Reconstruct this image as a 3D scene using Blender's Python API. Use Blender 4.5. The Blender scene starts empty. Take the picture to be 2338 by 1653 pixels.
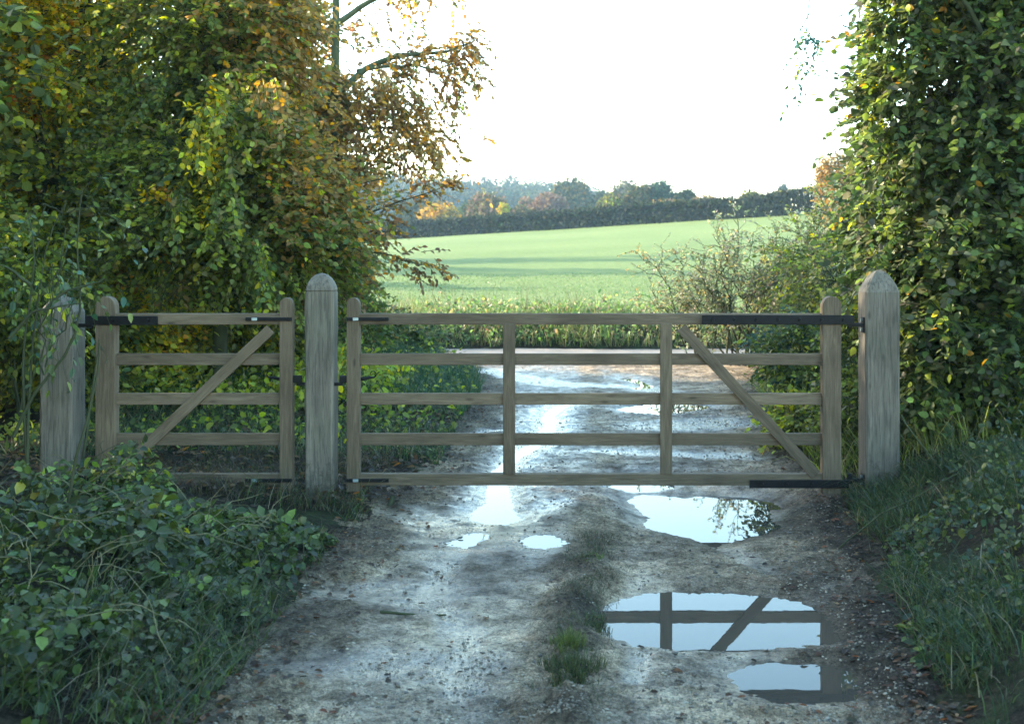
import bpy, bmesh, math
import numpy as np
from mathutils import Vector

C = bpy.context.scene.collection
F, CX, HY, H = 2808.0, 1275.0, 570.0, 1.624      # camera constants: focal and principal point in photograph units, eye height
rng = np.random.default_rng(7)
PI = math.pi

def W(x, y, Y):            # photograph point at distance Y -> metres
    return np.array([(x-CX)*Y/F, Y, H-(y-HY)*Y/F])
def GP(x, y, z=0.0):       # photograph point on the ground plane
    Y = (H-z)*F/(y-HY)
    return np.array([(x-CX)*Y/F, Y])
def sstep(a, b, x):
    t = np.clip((x-a)/(b-a), 0, 1); return t*t*(3-2*t)
def norm(v):
    return v/np.maximum(np.linalg.norm(v, axis=-1, keepdims=True), 1e-9)

# ------------------------------------------------------------------ noise
_tab = np.random.default_rng(3).random((256, 256))
def vnoise(x, y):
    xi = np.floor(x).astype(int); yi = np.floor(y).astype(int)
    fx = x-xi; fy = y-yi
    fx = fx*fx*(3-2*fx); fy = fy*fy*(3-2*fy)
    a = _tab[xi & 255, yi & 255]; b = _tab[(xi+1) & 255, yi & 255]
    c = _tab[xi & 255, (yi+1) & 255]; d = _tab[(xi+1) & 255, (yi+1) & 255]
    return (a*(1-fx)+b*fx)*(1-fy)+(c*(1-fx)+d*fx)*fy
def fbm(x, y, o=4):
    s = 0; a = .5
    for i in range(o):
        s = s+a*(vnoise(x+17.3*i, y+9.1*i)-.5)*2
        x = x*2.03; y = y*2.03; a *= .5
    return s

# ------------------------------------------------------------------ materials
def mat(name):
    m = bpy.data.materials.new(name); m.use_nodes = True
    nt = m.node_tree; nt.nodes.clear()
    return m, nt
class N:
    def __init__(s, nt): s.nt = nt
    def n(s, t, **k):
        nd = s.nt.nodes.new(t)
        for a, b in k.items(): setattr(nd, a, b)
        return nd
    def l(s, a, b): s.nt.links.new(a, b)
    def noise(s, scale, detail=4, rough=.55, vec=None, dist=0):
        nd = s.n('ShaderNodeTexNoise'); nd.inputs['Scale'].default_value = scale
        nd.inputs['Detail'].default_value = detail; nd.inputs['Roughness'].default_value = rough
        nd.inputs['Distortion'].default_value = dist
        if vec is not None: s.l(vec, nd.inputs['Vector'])
        return nd.outputs['Fac']
    def ramp(s, fac, stops):
        nd = s.n('ShaderNodeValToRGB'); cr = nd.color_ramp
        while len(cr.elements) < len(stops): cr.elements.new(.5)
        for e, (p, c) in zip(cr.elements, stops):
            e.position = p; e.color = (c[0], c[1], c[2], 1) if hasattr(c, '__len__') else (c, c, c, 1)
        s.l(fac, nd.inputs['Fac']); return nd.outputs['Color']
    def mix(s, fac, a, b, mode='MIX'):
        nd = s.n('ShaderNodeMix', data_type='RGBA', blend_type=mode)
        for v, i in ((fac, 0), (a, 6), (b, 7)):
            if isinstance(v, (int, float)): nd.inputs[i].default_value = v
            elif isinstance(v, tuple): nd.inputs[i].default_value = (*v, 1)
            else: s.l(v, nd.inputs[i])
        return nd.outputs[2]
    def math(s, op, a, b=0.0, clamp=False):
        nd = s.n('ShaderNodeMath', operation=op); nd.use_clamp = clamp
        for v, i in ((a, 0), (b, 1)):
            if isinstance(v, (int, float)): nd.inputs[i].default_value = v
            else: s.l(v, nd.inputs[i])
        return nd.outputs[0]
    def maprange(s, v, a, b, c, d):
        nd = s.n('ShaderNodeMapRange')
        s.l(v, nd.inputs[0])
        for i, x in enumerate((a, b, c, d)): nd.inputs[i+1].default_value = x
        return nd.outputs[0]
    def bump(s, h, strength, dist=.01, normal=None):
        nd = s.n('ShaderNodeBump'); nd.inputs['Strength'].default_value = strength
        nd.inputs['Distance'].default_value = dist; s.l(h, nd.inputs['Height'])
        if normal is not None: s.l(normal, nd.inputs['Normal'])
        return nd.outputs['Normal']
    def coord(s, kind='Object', scale=None, loc=None):
        o = s.n('ShaderNodeTexCoord').outputs[kind]
        if scale is None and loc is None: return o
        mp = s.n('ShaderNodeMapping'); s.l(o, mp.inputs['Vector'])
        if scale: mp.inputs['Scale'].default_value = scale
        if loc is not None: s.l(loc, mp.inputs['Location'])
        return mp.outputs[0]
    def out(s, sh): s.l(sh, s.n('ShaderNodeOutputMaterial').inputs['Surface'])
    def pbr(s, col, rough, normal=None, spec=.5, metal=0, ior=None):
        p = s.n('ShaderNodeBsdfPrincipled')
        for v, k in ((col, 'Base Color'), (rough, 'Roughness'), (spec, 'Specular IOR Level'), (metal, 'Metallic')):
            if isinstance(v, (int, float)): p.inputs[k].default_value = v
            elif isinstance(v, tuple): p.inputs[k].default_value = (*v, 1)
            else: s.l(v, p.inputs[k])
        if ior: p.inputs['IOR'].default_value = ior
        if normal is not None: s.l(normal, p.inputs['Normal'])
        return p.outputs[0]

def leaf_mat(name, rough=.42, trans=.4, spec=.5, tgain=1.9):
    m, nt = mat(name); k = N(nt)
    at = k.n('ShaderNodeAttribute', attribute_name='Col').outputs['Color']
    no = k.noise(60, 3, .6, k.coord())
    col = k.mix(.35, at, k.ramp(no, [(.3, .55), (.7, 1.3)]), 'MULTIPLY')
    p = k.pbr(col, rough, None, spec)
    t = k.n('ShaderNodeBsdfTranslucent')
    hs = k.n('ShaderNodeHueSaturation'); k.l(col, hs.inputs['Color'])
    hs.inputs['Saturation'].default_value = 1.1; hs.inputs['Value'].default_value = tgain
    k.l(hs.outputs[0], t.inputs['Color'])
    mx = k.n('ShaderNodeMixShader'); mx.inputs[0].default_value = trans
    k.l(p, mx.inputs[1]); k.l(t.outputs[0], mx.inputs[2])
    k.out(mx.outputs[0]); return m
M = {}
M['leaf'] = leaf_mat('leaf', .45, .42, .25)
M['leaf_gloss'] = leaf_mat('glossy leaf', .4, .32, .4)
M['far_leaf'] = leaf_mat('distant foliage', .8, .25, .05, 1.2)
M['grass'] = leaf_mat('grass blade', .45, .35, .4, 1.4)

def bark_mat(name, c1, c2, sc=14):
    m, nt = mat(name); k = N(nt)
    v = k.coord('Object', (1, 1, .25))
    n1 = k.noise(sc, 6, .65, v); n2 = k.noise(sc*.22, 3, .5, k.coord())
    col = k.mix(n2, k.ramp(n1, [(.3, c1), (.7, c2)]), (.05, .075, .03), 'MIX')
    k.out(k.pbr(col, .85, k.bump(n1, .6, .01), .2)); return m
M['bark'] = bark_mat('bark', (.02, .017, .014), (.075, .065, .05))
M['beech_bark'] = bark_mat('mossy beech bark', (.06, .075, .045), (.16, .18, .11))
M['twig'] = bark_mat('twig', (.02, .015, .012), (.06, .045, .035), 30)
M['straw'] = bark_mat('dry stem', (.16, .12, .07), (.32, .26, .17), 30)

def wood_mat(name, dark, light, green=.25, sc=1.0, splash=False):
    m, nt = mat(name); k = N(nt)
    info = k.n('ShaderNodeObjectInfo')
    cmb = k.n('ShaderNodeCombineXYZ')
    for i in range(3): k.l(k.math('MULTIPLY', info.outputs['Random'], 17.0+11*i), cmb.inputs[i])
    v = k.coord('Object', (1.3*sc, 14*sc, 14*sc), cmb.outputs[0])
    g1 = k.noise(3.2, 7, .68, v, .8)
    v2 = k.coord('Object', (4*sc, 90*sc, 90*sc), cmb.outputs[0])
    g2 = k.noise(1.6, 4, .7, v2)
    v3 = k.coord('Object', (1.2, 2.2, 2.2), cmb.outputs[0])
    big = k.noise(1.7, 4, .6, v3)
    c = k.ramp(g1, [(.2, dark), (.52, tuple((a+b)/2 for a, b in zip(dark, light))), (.75, light)])
    c = k.mix(.25 if splash else .5, c, k.ramp(g2, [(.3, .5), (.65, 1.25)]), 'MULTIPLY')
    c = k.mix(.65, c, k.ramp(big, [(.25, .45), (.5, .95), (.75, 1.35)]), 'MULTIPLY')
    gr = k.ramp(k.noise(2.6, 5, .6, k.coord('Object', (1, 1, 1), cmb.outputs[0])), [(.45, 0.0), (.75, green)])
    c = k.mix(gr, c, (.07, .085, .05))
    v4 = k.n('ShaderNodeTexVoronoi'); v4.inputs['Scale'].default_value = 2.3
    k.l(k.coord('Object', (1.6, 5, 5), cmb.outputs[0]), v4.inputs['Vector'])
    knot = k.ramp(v4.outputs['Distance'], [(.05, .35), (.14, 1.0)])
    c = k.mix(.8, c, knot, 'MULTIPLY')
    tint = k.maprange(info.outputs['Random'], 0, 1, .82, 1.18)
    c = k.mix(1.0, c, tint, 'MULTIPLY')
    if splash:
        sx = k.n('ShaderNodeSeparateXYZ'); k.l(k.coord(), sx.inputs[0])
        ns = k.noise(22, 5, .7, k.coord())
        hh_ = k.math('ADD', sx.outputs[0], k.math('MULTIPLY', k.math('SUBTRACT', .5, ns), 1.1))
        c = k.mix(k.maprange(hh_, .05, .28, .85, 0), c, (.06, .048, .036))
        stk = k.noise(9, 4, .6, k.coord('Object', (.5, 9, 9)))
        c = k.mix(k.ramp(stk, [(.5, 0.0), (.62, .6)]), c, (.045, .045, .038))
    hgt = k.math('ADD', k.math('MULTIPLY', g1, .6), k.math('MULTIPLY', g2, .5))
    k.out(k.pbr(c, k.maprange(g1, .2, .8, .85, .6), k.bump(hgt, .7, .005), .2)); return m
M['oak'] = wood_mat('sawn oak', (.078, .056, .036), (.20, .146, .098), .08)
M['oak_post'] = wood_mat('weathered oak post', (.09, .074, .058), (.20, .17, .135), .32, .55, True)

m, nt = mat('black iron'); k = N(nt)
n1 = k.noise(60, 4, .6, k.coord())
k.out(k.pbr(k.ramp(n1, [(.3, (.003, .003, .0035)), (.8, (.012, .012, .013))]), k.maprange(n1, 0, 1, .45, .7), k.bump(n1, .2, .002), .2)); M['iron'] = m
m, nt = mat('galvanised bolt'); k = N(nt)
n1 = k.noise(90, 4, .6, k.coord())
k.out(k.pbr(k.ramp(n1, [(.3, (.2, .26, .28)), (.8, (.4, .5, .53))]), .4, k.bump(n1, .2, .002), .5, .7)); M['zinc'] = m

# wet chalky mud
m, nt = mat('wet mud'); k = N(nt)
P = k.coord('Object')
wet = k.n('ShaderNodeAttribute', attribute_name='wet').outputs['Fac']
dirt = k.n('ShaderNodeAttribute', attribute_name='dirt').outputs['Fac']
nb = k.noise(1.3, 5, .6, P); nm = k.noise(7, 6, .65, P); nf = k.noise(45, 5, .7, P); nh = k.noise(170, 3, .7, P)
c = k.ramp(nb, [(.38, (.19, .145, .103)), (.5, (.31, .235, .16)), (.62, (.5, .375, .245))])
c = k.mix(.75, c, k.ramp(nm, [(.4, .5), (.6, 1.3)]), 'MULTIPLY')
c = k.mix(.8, c, k.ramp(nf, [(.38, .35), (.5, .95), (.62, 1.4)]), 'MULTIPLY')
c = k.mix(.8, c, k.ramp(nh, [(.4, .4), (.6, 1.35)]), 'MULTIPLY')
c = k.mix(dirt, c, k.ramp(nf, [(.38, (.012, .01, .008)), (.62, (.07, .055, .04))]))
vo = k.n('ShaderNodeTexVoronoi'); vo.inputs['Scale'].default_value = 55; k.l(P, vo.inputs['Vector'])
sp = k.ramp(vo.outputs['Distance'], [(.0, 1.0), (.28, 0.0)])
spm = k.math('MULTIPLY', sp, k.ramp(k.noise(9, 3, .6, P), [(.5, 0.0), (.62, .85)]))
c = k.mix(spm, c, k.mix(vo.outputs['Color'], (.05, .035, .025), (.16, .12, .09)))
wetn = k.math('SUBTRACT', k.math('ADD', wet, k.math('MULTIPLY', k.math('SUBTRACT', nm, .5), 1.6)), k.math('MULTIPLY', dirt, .6), True)
c = k.mix(k.math('MULTIPLY', wetn, .6), c, (.45, .45, .45), 'MULTIPLY')
ro = k.maprange(wetn, 0, 1, .75, .14)
ro2 = k.math('ADD', ro, k.math('MULTIPLY', k.math('SUBTRACT', nf, .45), .35), True)
ht = k.math('ADD', k.math('MULTIPLY', nf, .7), k.math('ADD', k.math('MULTIPLY', nh, .35), k.math('MULTIPLY', sp, .25)))
bs = k.n('ShaderNodeBump'); bs.inputs['Distance'].default_value = .024; k.l(ht, bs.inputs['Height'])
k.l(k.maprange(wetn, 0, 1, 1.0, .3), bs.inputs['Strength'])
k.out(k.pbr(c, ro2, bs.outputs['Normal'], k.maprange(wetn, 0, .8, .08, .7))); M['mud'] = m

# bank soil with leaf litter
m, nt = mat('leafy soil'); k = N(nt)
P = k.coord('Object')
nm = k.noise(3, 6, .65, P); nf = k.noise(38, 5, .7, P)
c = k.ramp(nf, [(.35, (.008, .007, .005)), (.52, (.03, .024, .017)), (.7, (.075, .056, .038))])
c = k.mix(k.ramp(nm, [(.45, 0.0), (.65, .7)]), c, (.035, .06, .02))
k.out(k.pbr(c, .8, k.bump(nf, 1.0, .03), .08)); M['soil'] = m

# lane
m, nt = mat('lane surface'); k = N(nt)
P = k.coord('Object')
nm = k.noise(2.2, 6, .65, P); nf = k.noise(40, 5, .7, P)
c = k.ramp(nm, [(.3, (.13, .115, .10)), (.7, (.26, .225, .195))])
c = k.mix(.5, c, k.ramp(nf, [(.3, .6), (.7, 1.25)]), 'MULTIPLY')
k.out(k.pbr(c, k.maprange(nm, .3, .7, .4, .8), k.bump(nf, .5, .01), .4)); M['lane'] = m

# field of young crop
m, nt = mat('young crop field'); k = N(nt)
P = k.coord('Object')
wv = k.n('ShaderNodeTexWave'); wv.bands_direction = 'Y'; wv.inputs['Scale'].default_value = .8
wv.inputs['Distortion'].default_value = 2.2; wv.inputs['Detail'].default_value = 3; wv.inputs['Detail Scale'].default_value = 2.5
k.l(P, wv.inputs['Vector'])
nb = k.noise(.06, 5, .6, P); nf = k.noise(4.5, 6, .75, P)
c = k.ramp(nb, [(.3, (.115, .165, .058)), (.7, (.17, .215, .08))])
c = k.mix(.45, c, k.ramp(wv.outputs['Fac'], [(.1, .68), (.7, 1.15)]), 'MULTIPLY')
c = k.mix(.6, c, k.ramp(nf, [(.3, .55), (.7, 1.35)]), 'MULTIPLY')
k.out(k.pbr(c, .8, k.bump(nf, .8, .1), .05)); M['field'] = m

# puddle water
m, nt = mat('muddy puddle water'); k = N(nt)
P = k.coord('Object')
n1 = k.noise(5, 3, .5, P)
k.out(k.pbr((.055, .048, .038), .012, k.bump(n1, .02, .01), .36, 0, 1.33)); M['water'] = m

# ------------------------------------------------------------------ object helpers
def tag(o, label=None, cat=None, group=None, kind=None):
    if label: o['label'] = label
    if cat: o['category'] = cat
    if group: o['group'] = group
    if kind: o['kind'] = kind
    return o
def empty(name, loc, label, cat, group=None):
    o = bpy.data.objects.new(name, None); C.objects.link(o); o.location = loc
    o.empty_display_size = .2
    return tag(o, label, cat, group)
def link(name, me, m, parent=None):
    o = bpy.data.objects.new(name, me); C.objects.link(o)
    if m is not None: me.materials.append(m)
    if parent is not None:
        o.parent = parent
    return o
def npmesh(name, V, loops, starts, totals, m, parent=None, cols=None, smooth=False, attrs=None):
    """mesh from numpy arrays given in world coordinates; made local to its parent's location"""
    me = bpy.data.meshes.new(name)
    V = np.asarray(V, dtype=np.float32)
    root = parent
    off = np.zeros(3)
    while root is not None:
        off = off+np.array(root.location); root = root.parent
    V = V-off.astype(np.float32)
    me.vertices.add(len(V)); me.vertices.foreach_set('co', V.ravel())
    me.loops.add(len(loops)); me.loops.foreach_set('vertex_index', np.asarray(loops, dtype=np.int32))
    me.polygons.add(len(starts)); me.polygons.foreach_set('loop_start', np.asarray(starts, dtype=np.int32))
    me.polygons.foreach_set('loop_total', np.asarray(totals, dtype=np.int32))
    if smooth: me.polygons.foreach_set('use_smooth', np.ones(len(starts), dtype=bool))
    me.update(calc_edges=True)
    if cols is not None:
        a = me.color_attributes.new('Col', 'FLOAT_COLOR', 'POINT')
        cc = np.ones((len(V), 4), dtype=np.float32); cc[:, :3] = cols
        a.data.foreach_set('color', cc.ravel())
    for nme, val in (attrs or {}).items():
        a = me.attributes.new(nme, 'FLOAT', 'POINT'); a.data.foreach_set('value', np.asarray(val, dtype=np.float32))
    return link(name, me, m, parent)
def quads(V, Q, *a, **k):
    Q = np.asarray(Q); n = len(Q)
    return V, Q.ravel(), np.arange(n)*4, np.full(n, 4)

def leaves(name, P, D, Nr, S, col, m, parent=None, asp=.62, fold=.18, simple=False, curl=.15):
    """P leaf bases, D axes, Nr normals, S lengths, col (N,3)"""
    n = len(P); D = norm(D); sd = norm(np.cross(D, Nr)); up = np.cross(sd, D)
    S = S[:, None]
    if simple:
        V = np.stack([P, P+D*S*.5+sd*S*asp*.5, P+D*S, P+D*S*.5-sd*S*asp*.5], 1).reshape(-1, 3)
        Q = (np.arange(n)*4)[:, None]+np.array([0, 1, 2, 3])
        cols = np.repeat(col, 4, 0)
    else:
        w = S*asp*.5
        V = np.stack([P,
                      P+D*S*.22+sd*w*.86+up*w*fold*.8,
                      P+D*S*.62+sd*w*.84+up*(w*fold-S*curl*.3),
                      P+D*S-up*S*curl,
                      P+D*S*.62-sd*w*.84+up*(w*fold-S*curl*.3),
                      P+D*S*.22-sd*w*.86+up*w*fold*.8], 1).reshape(-1, 3)
        b = (np.arange(n)*6)[:, None]
        Q = np.concatenate([b+np.array([0, 1, 2, 3]), b+np.array([0, 3, 4, 5])], 1).reshape(-1, 4)
        cols = np.repeat(col, 6, 0)
    v, l, s, t = quads(V, Q)
    return npmesh(name, v, l, s, t, m, parent, cols)

def blades(name, P, Hh, lean, wd, col, m, parent=None, kind=None):
    """grass blades: P roots, Hh heights, lean (N,2) horizontal displacement of the tip, wd widths"""
    n = len(P); a = rng.random(n)*2*PI
    s = np.stack([np.cos(a), np.sin(a), np.zeros(n)], 1)
    L = np.concatenate([lean, np.zeros((n, 1))], 1)
    hv = np.zeros((n, 3)); hv[:, 2] = Hh
    m1 = P+L*.22+hv*.45; m2 = P+L*.58+hv*.82; t = P+L+hv*(.98-.25*np.clip(np.linalg.norm(L, axis=1)/Hh, 0, 2))[:, None]
    w = wd[:, None]
    V = np.stack([P-s*w*.5, P+s*w*.5, m1+s*w*.45, m1-s*w*.45, m2+s*w*.28, m2-s*w*.28, t], 1).reshape(-1, 3)
    b = np.arange(n)*7
    lo = np.concatenate([(b[:, None]+np.array([0, 1, 2, 3])), (b[:, None]+np.array([3, 2, 4, 5])), (b[:, None]+np.array([5, 4, 6]))], 1).ravel()
    tot = np.tile([4, 4, 3], n); st = np.concatenate([[0], np.cumsum(tot)[:-1]])
    return npmesh(name, V, lo, st, tot, m, parent, np.repeat(col, 7, 0))

def tube_arrays(Pt, R, sides=5):
    """Pt (N,K,3), R (N,K)"""
    n, K, _ = Pt.shape
    T = np.empty_like(Pt); T[:, 1:-1] = Pt[:, 2:]-Pt[:, :-2]; T[:, 0] = Pt[:, 1]-Pt[:, 0]; T[:, -1] = Pt[:, -1]-Pt[:, -2]
    T = norm(T)
    ref = np.where(np.abs(T[:, :1, 2:3]) > .85, np.array([1., 0, 0]), np.array([0, 0, 1.]))
    u = norm(np.cross(T, np.broadcast_to(ref, T.shape))); v = np.cross(T, u)
    an = np.arange(sides)*2*PI/sides
    V = Pt[:, :, None]+R[:, :, None, None]*(u[:, :, None]*np.cos(an)[:, None]+v[:, :, None]*np.sin(an)[:, None])
    idx = np.arange(n*K*sides).reshape(n, K, sides)
    a = idx[:, :-1]; b = idx[:, 1:]
    Q = np.stack([a, np.roll(a, -1, 2), np.roll(b, -1, 2), b], -1).reshape(-1, 4)
    return V.reshape(-1, 3), Q
def tubes(name, groups, m, parent=None, smooth=True):
    """groups: list of (Pt (N,K,3), R (N,K), sides)"""
    Vs, Qs, o = [], [], 0
    for Pt, R, sd in groups:
        if len(Pt) == 0: continue
        V, Q = tube_arrays(np.asarray(Pt, float), np.asarray(R, float), sd)
        Vs.append(V); Qs.append(Q+o); o += len(V)
    v, l, s, t = quads(np.concatenate(Vs), np.concatenate(Qs))
    return npmesh(name, v, l, s, t, m, parent, None, smooth)
def poly(pts, r0, r1, K=14, jit=.02, sides=6):
    """one polyline resampled to K points with taper and jitter"""
    pts = np.asarray(pts, float); d = np.concatenate([[0], np.cumsum(np.linalg.norm(np.diff(pts, axis=0), axis=1))])
    t = np.linspace(0, d[-1], K); o = np.stack([np.interp(t, d, pts[:, i]) for i in range(3)], 1)
    o[1:-1] += rng.normal(0, jit, (K-2, 3))
    o[1:-1] = (o[:-2]+2*o[1:-1]+o[2:])/4
    return o[None], np.linspace(r0, r1, K)[None], sides

def pal(n, entries, w=None):
    """random colours drawn from palette entries with small variation"""
    e = np.array(entries, float); i = rng.choice(len(e), n, p=None if w is None else np.array(w)/sum(w))
    c = e[i]*(1+rng.normal(0, .16, (n, 1))); return np.clip(c*(1+rng.normal(0, .06, (n, 3))), .003, .9)
DG, MG, LG, YG = (.075, .105, .03), (.145, .18, .04), (.23, .26, .045), (.38, .38, .045)
YE, OR, BR, RB = (.7, .5, .04), (.55, .27, .045), (.3, .185, .065), (.19, .11, .055)
OL = (.17, .17, .06)

def clump_points(blobs, nclump, nper, spread=.18, shell=(.5, 1.0)):
    """spray roots in clumps through the blobs. returns P, outward direction, clump index"""
    vol = np.array([b[1][0]*b[1][1]*b[1][2] for b in blobs])**.75; vol = vol/vol.sum()
    bi = rng.choice(len(blobs), nclump, p=vol)
    c = np.array([b[0] for b in blobs])[bi]; r = np.array([b[1] for b in blobs])[bi]
    u = norm(rng.normal(size=(nclump, 3))); rad = shell[0]+(shell[1]-shell[0])*rng.random((nclump, 1))**.6
    cc = c+u*r*rad
    P = np.repeat(cc, nper, 0)+rng.normal(size=(nclump*nper, 3))*spread*np.repeat(r.mean(1), nper)[:, None]
    U = norm(np.repeat(u, nper, 0)+rng.normal(size=(nclump*nper, 3))*.35)
    return P, U, np.repeat(np.arange(nclump), nper), cc, bi
def sprays(P, U, L, m, size, droop=.35, down=.3, updir=.55):
    """leafy twigs. returns leaf base, dir, normal, size, spray index, twig polylines"""
    n = len(P)
    d = norm(U+np.array([0, 0, -down])+rng.normal(size=(n, 3))*.25)
    Ls = L*(.6+.8*rng.random(n)); t = (np.arange(m)+.6)/m
    def at(tt):
        return P[:, None]+d[:, None]*(Ls[:, None]*tt)[..., None]+np.array([0, 0, -1.])*(droop*Ls[:, None]*tt**2)[..., None]
    T = np.broadcast_to(t, (n, m))+rng.normal(0, .03, (n, m)); B = at(T)
    side = norm(np.cross(d, np.array([0, 0, 1.]))+rng.normal(size=(n, 3))*.2)
    sg = np.where(np.arange(m) % 2, 1, -1)[None, :, None]
    D = norm(side[:, None]*sg*.8+d[:, None]*.65+np.array([0, 0, -.25])+rng.normal(size=(n, m, 3))*.28)
    Nn = norm(np.array([0, 0, updir])+rng.normal(size=(n, 1, 3))*.4+rng.normal(size=(n, m, 3))*.35)
    S = size*(.65+.6*rng.random((n, m)))
    tw = at(np.broadcast_to(np.linspace(0, 1, 4), (n, 4)))
    return B.reshape(-1, 3), D.reshape(-1, 3), Nn.reshape(-1, 3), S.ravel(), np.repeat(np.arange(n), m), tw

def bez(a, b, K, sag=0, jit=.04):
    a = np.asarray(a, float); b = np.asarray(b, float); n = len(a)
    t = np.linspace(0, 1, K)[None, :, None]; L = np.linalg.norm(b-a, axis=1)[:, None, None]
    p = a[:, None]*(1-t)+b[:, None]*t+np.array([0, 0, 1.])*(4*t*(1-t))*L*sag
    p[:, 1:-1] += rng.normal(size=(n, K-2, 3))*jit*L
    return p

def make_tree(name, label, cat, base, trunk_top, blobs, nclump, nper, L, m, size, colfn, r0=.12, mleaf='leaf', mbark='bark',
              group=None, extra_limbs=(), extra_sprays=None, simple=False, asp=.62, droop=.35, down=.3, shell=(.5, 1.0), spread=.18,
              twig_r=.004, stems=None, crown_name='crown', trunk_name='trunk', every=1, curl=.15):
    base = np.asarray(base, float); trunk_top = np.asarray(trunk_top, float)
    root = empty(name, tuple(base), label, cat, group)
    P, U, ci, cc, bi = clump_points(blobs, nclump, nper, spread, shell)
    if extra_sprays is not None:
        P = np.concatenate([P, extra_sprays[0]]); U = np.concatenate([U, extra_sprays[1]])
    ok = P[:, 2] > base[2]+.05; P, U = P[ok], U[ok]
    B, D, Nn, S, si, tw = sprays(P, U, L, m, size, droop, down)
    col = colfn(B, P, si)
    leaves(crown_name, B, D, Nn, S, col, M[mleaf], root, asp, simple=simple, curl=curl)
    g = []
    if stems is None:
        g.append(poly([base-np.array([0, 0, .1]), base*.6+trunk_top*.4+rng.normal(0, .05, 3), trunk_top], r0, r0*.35, 16, r0*.15, 8))
    else:
        for s in stems: g.append(poly(s[0], s[1], s[2], 12, s[1]*.4, 6))
    bc = np.array([b[0] for b in blobs])
    tt = np.clip((bc[:, 2]-base[2])/(trunk_top[2]-base[2])*.6, .2, .98)[:, None]
    st = base*(1-tt)+trunk_top*tt
    if stems is None or name != 'x':
        g.append((bez(st, bc, 8, .05, .03), np.linspace(r0*.45, r0*.16, 8)[None].repeat(len(bc), 0), 6))
    src = bc[bi]*.9+st[bi]*.1
    g.append((bez(src, cc, 6, .04, .05), np.linspace(r0*.16, max(r0*.05, twig_r*1.3), 6)[None].repeat(len(cc), 0), 4))
    tws = tw[::every]
    g.append((tws, np.linspace(twig_r, twig_r*.35, 4)[None].repeat(len(tws), 0), 3))
    for e in extra_limbs: g.append(poly(*e))
    tubes(trunk_name, g, M[mbark], root)
    return root

# ------------------------------------------------------------------ terrain
yk = np.array([-6, 0, 4.6, 6.7, 7.86, 9.5, 12, 14.2, 16.5, 18.4])
xl = np.array([-1.5, -1.4, -1.27, -1.28, -1.22, -.95, -1.0, -.98, -1.2, -1.9])
xrr = np.array([1.2, 1.15, 1.3, 1.55, 1.72, 1.78, 1.92, 2.12, 2.5, 3.2])
def XL(Y): return np.interp(Y, yk, xl)
def XR(Y): return np.interp(Y, yk, xrr)
def hedgeY(X): return np.clip(135-(X+18)*.675, 60, 260)
def nearh(X, Y):
    """banks, path and verge (without the fine relief of the track)"""
    n = fbm(X*.9+5, Y*.9, 4); nf = fbm(X*6+5, Y*6, 3)
    dl = XL(Y)-X; dr = X-XR(Y)
    hl_top = np.interp(Y, [0, 6.8, 7.5, 8.0, 10.5, 12.5, 16, 18, 18.5], [.3, .2, .1, .05, .05, .16, .26, .2, .05])
    hr_top = np.interp(Y, [0, 6.5, 8.0, 12, 17, 18.3, 18.6], [.42, .38, .26, .35, .35, .1, .03])
    h = .02+sstep(-.05, 1.5, dl)*hl_top+sstep(-.05, 1.1, dr)*hr_top
    side = np.maximum(sstep(0, .5, dl), sstep(0, .5, dr))
    h = h+side*(.05*n+.02*nf)
    Yv = Y+np.clip(.3*fbm(X*.9+2, X*0+5, 3)+.14*fbm(X*4, Y*2, 3)+.12, 0, .5)*sstep(19.5, 20.5, Y)
    lane = sstep(18.3, 18.9, Y)*(1-sstep(21.2, 21.5, Yv))
    h = h*(1-lane)+.015*lane
    v = sstep(21.25, 22.4, Yv); h = h*(1-sstep(20.8, 21.3, Yv))+(.015+v*.36+.05*n*v+.03*nf*v)*sstep(20.8, 21.3, Yv)
    return h
def fieldh(X, Y):
    Yh = hedgeY(X); Zh = np.clip(3.25+(X+18)*.049, -1.5, 9)
    u = np.clip((Y-22.4)/(Yh-22.4), 0, 1)
    z = .36+(Zh-.36)*u**1.3
    b = np.clip(Y-Yh, 0, None)
    z = z+b*.012
    hill = sstep(250, 430, Y)*np.interp(X, [-160, -60, 0, 30, 90, 200], [15, 14, 11, 5, -2, -6])
    return z+hill+.12*fbm(X*.08, Y*.08, 3)*sstep(24, 40, Y)
def ground_z(X, Y):
    return np.where(Y < 22.4, nearh(X, Y), fieldh(X, Y))

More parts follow.
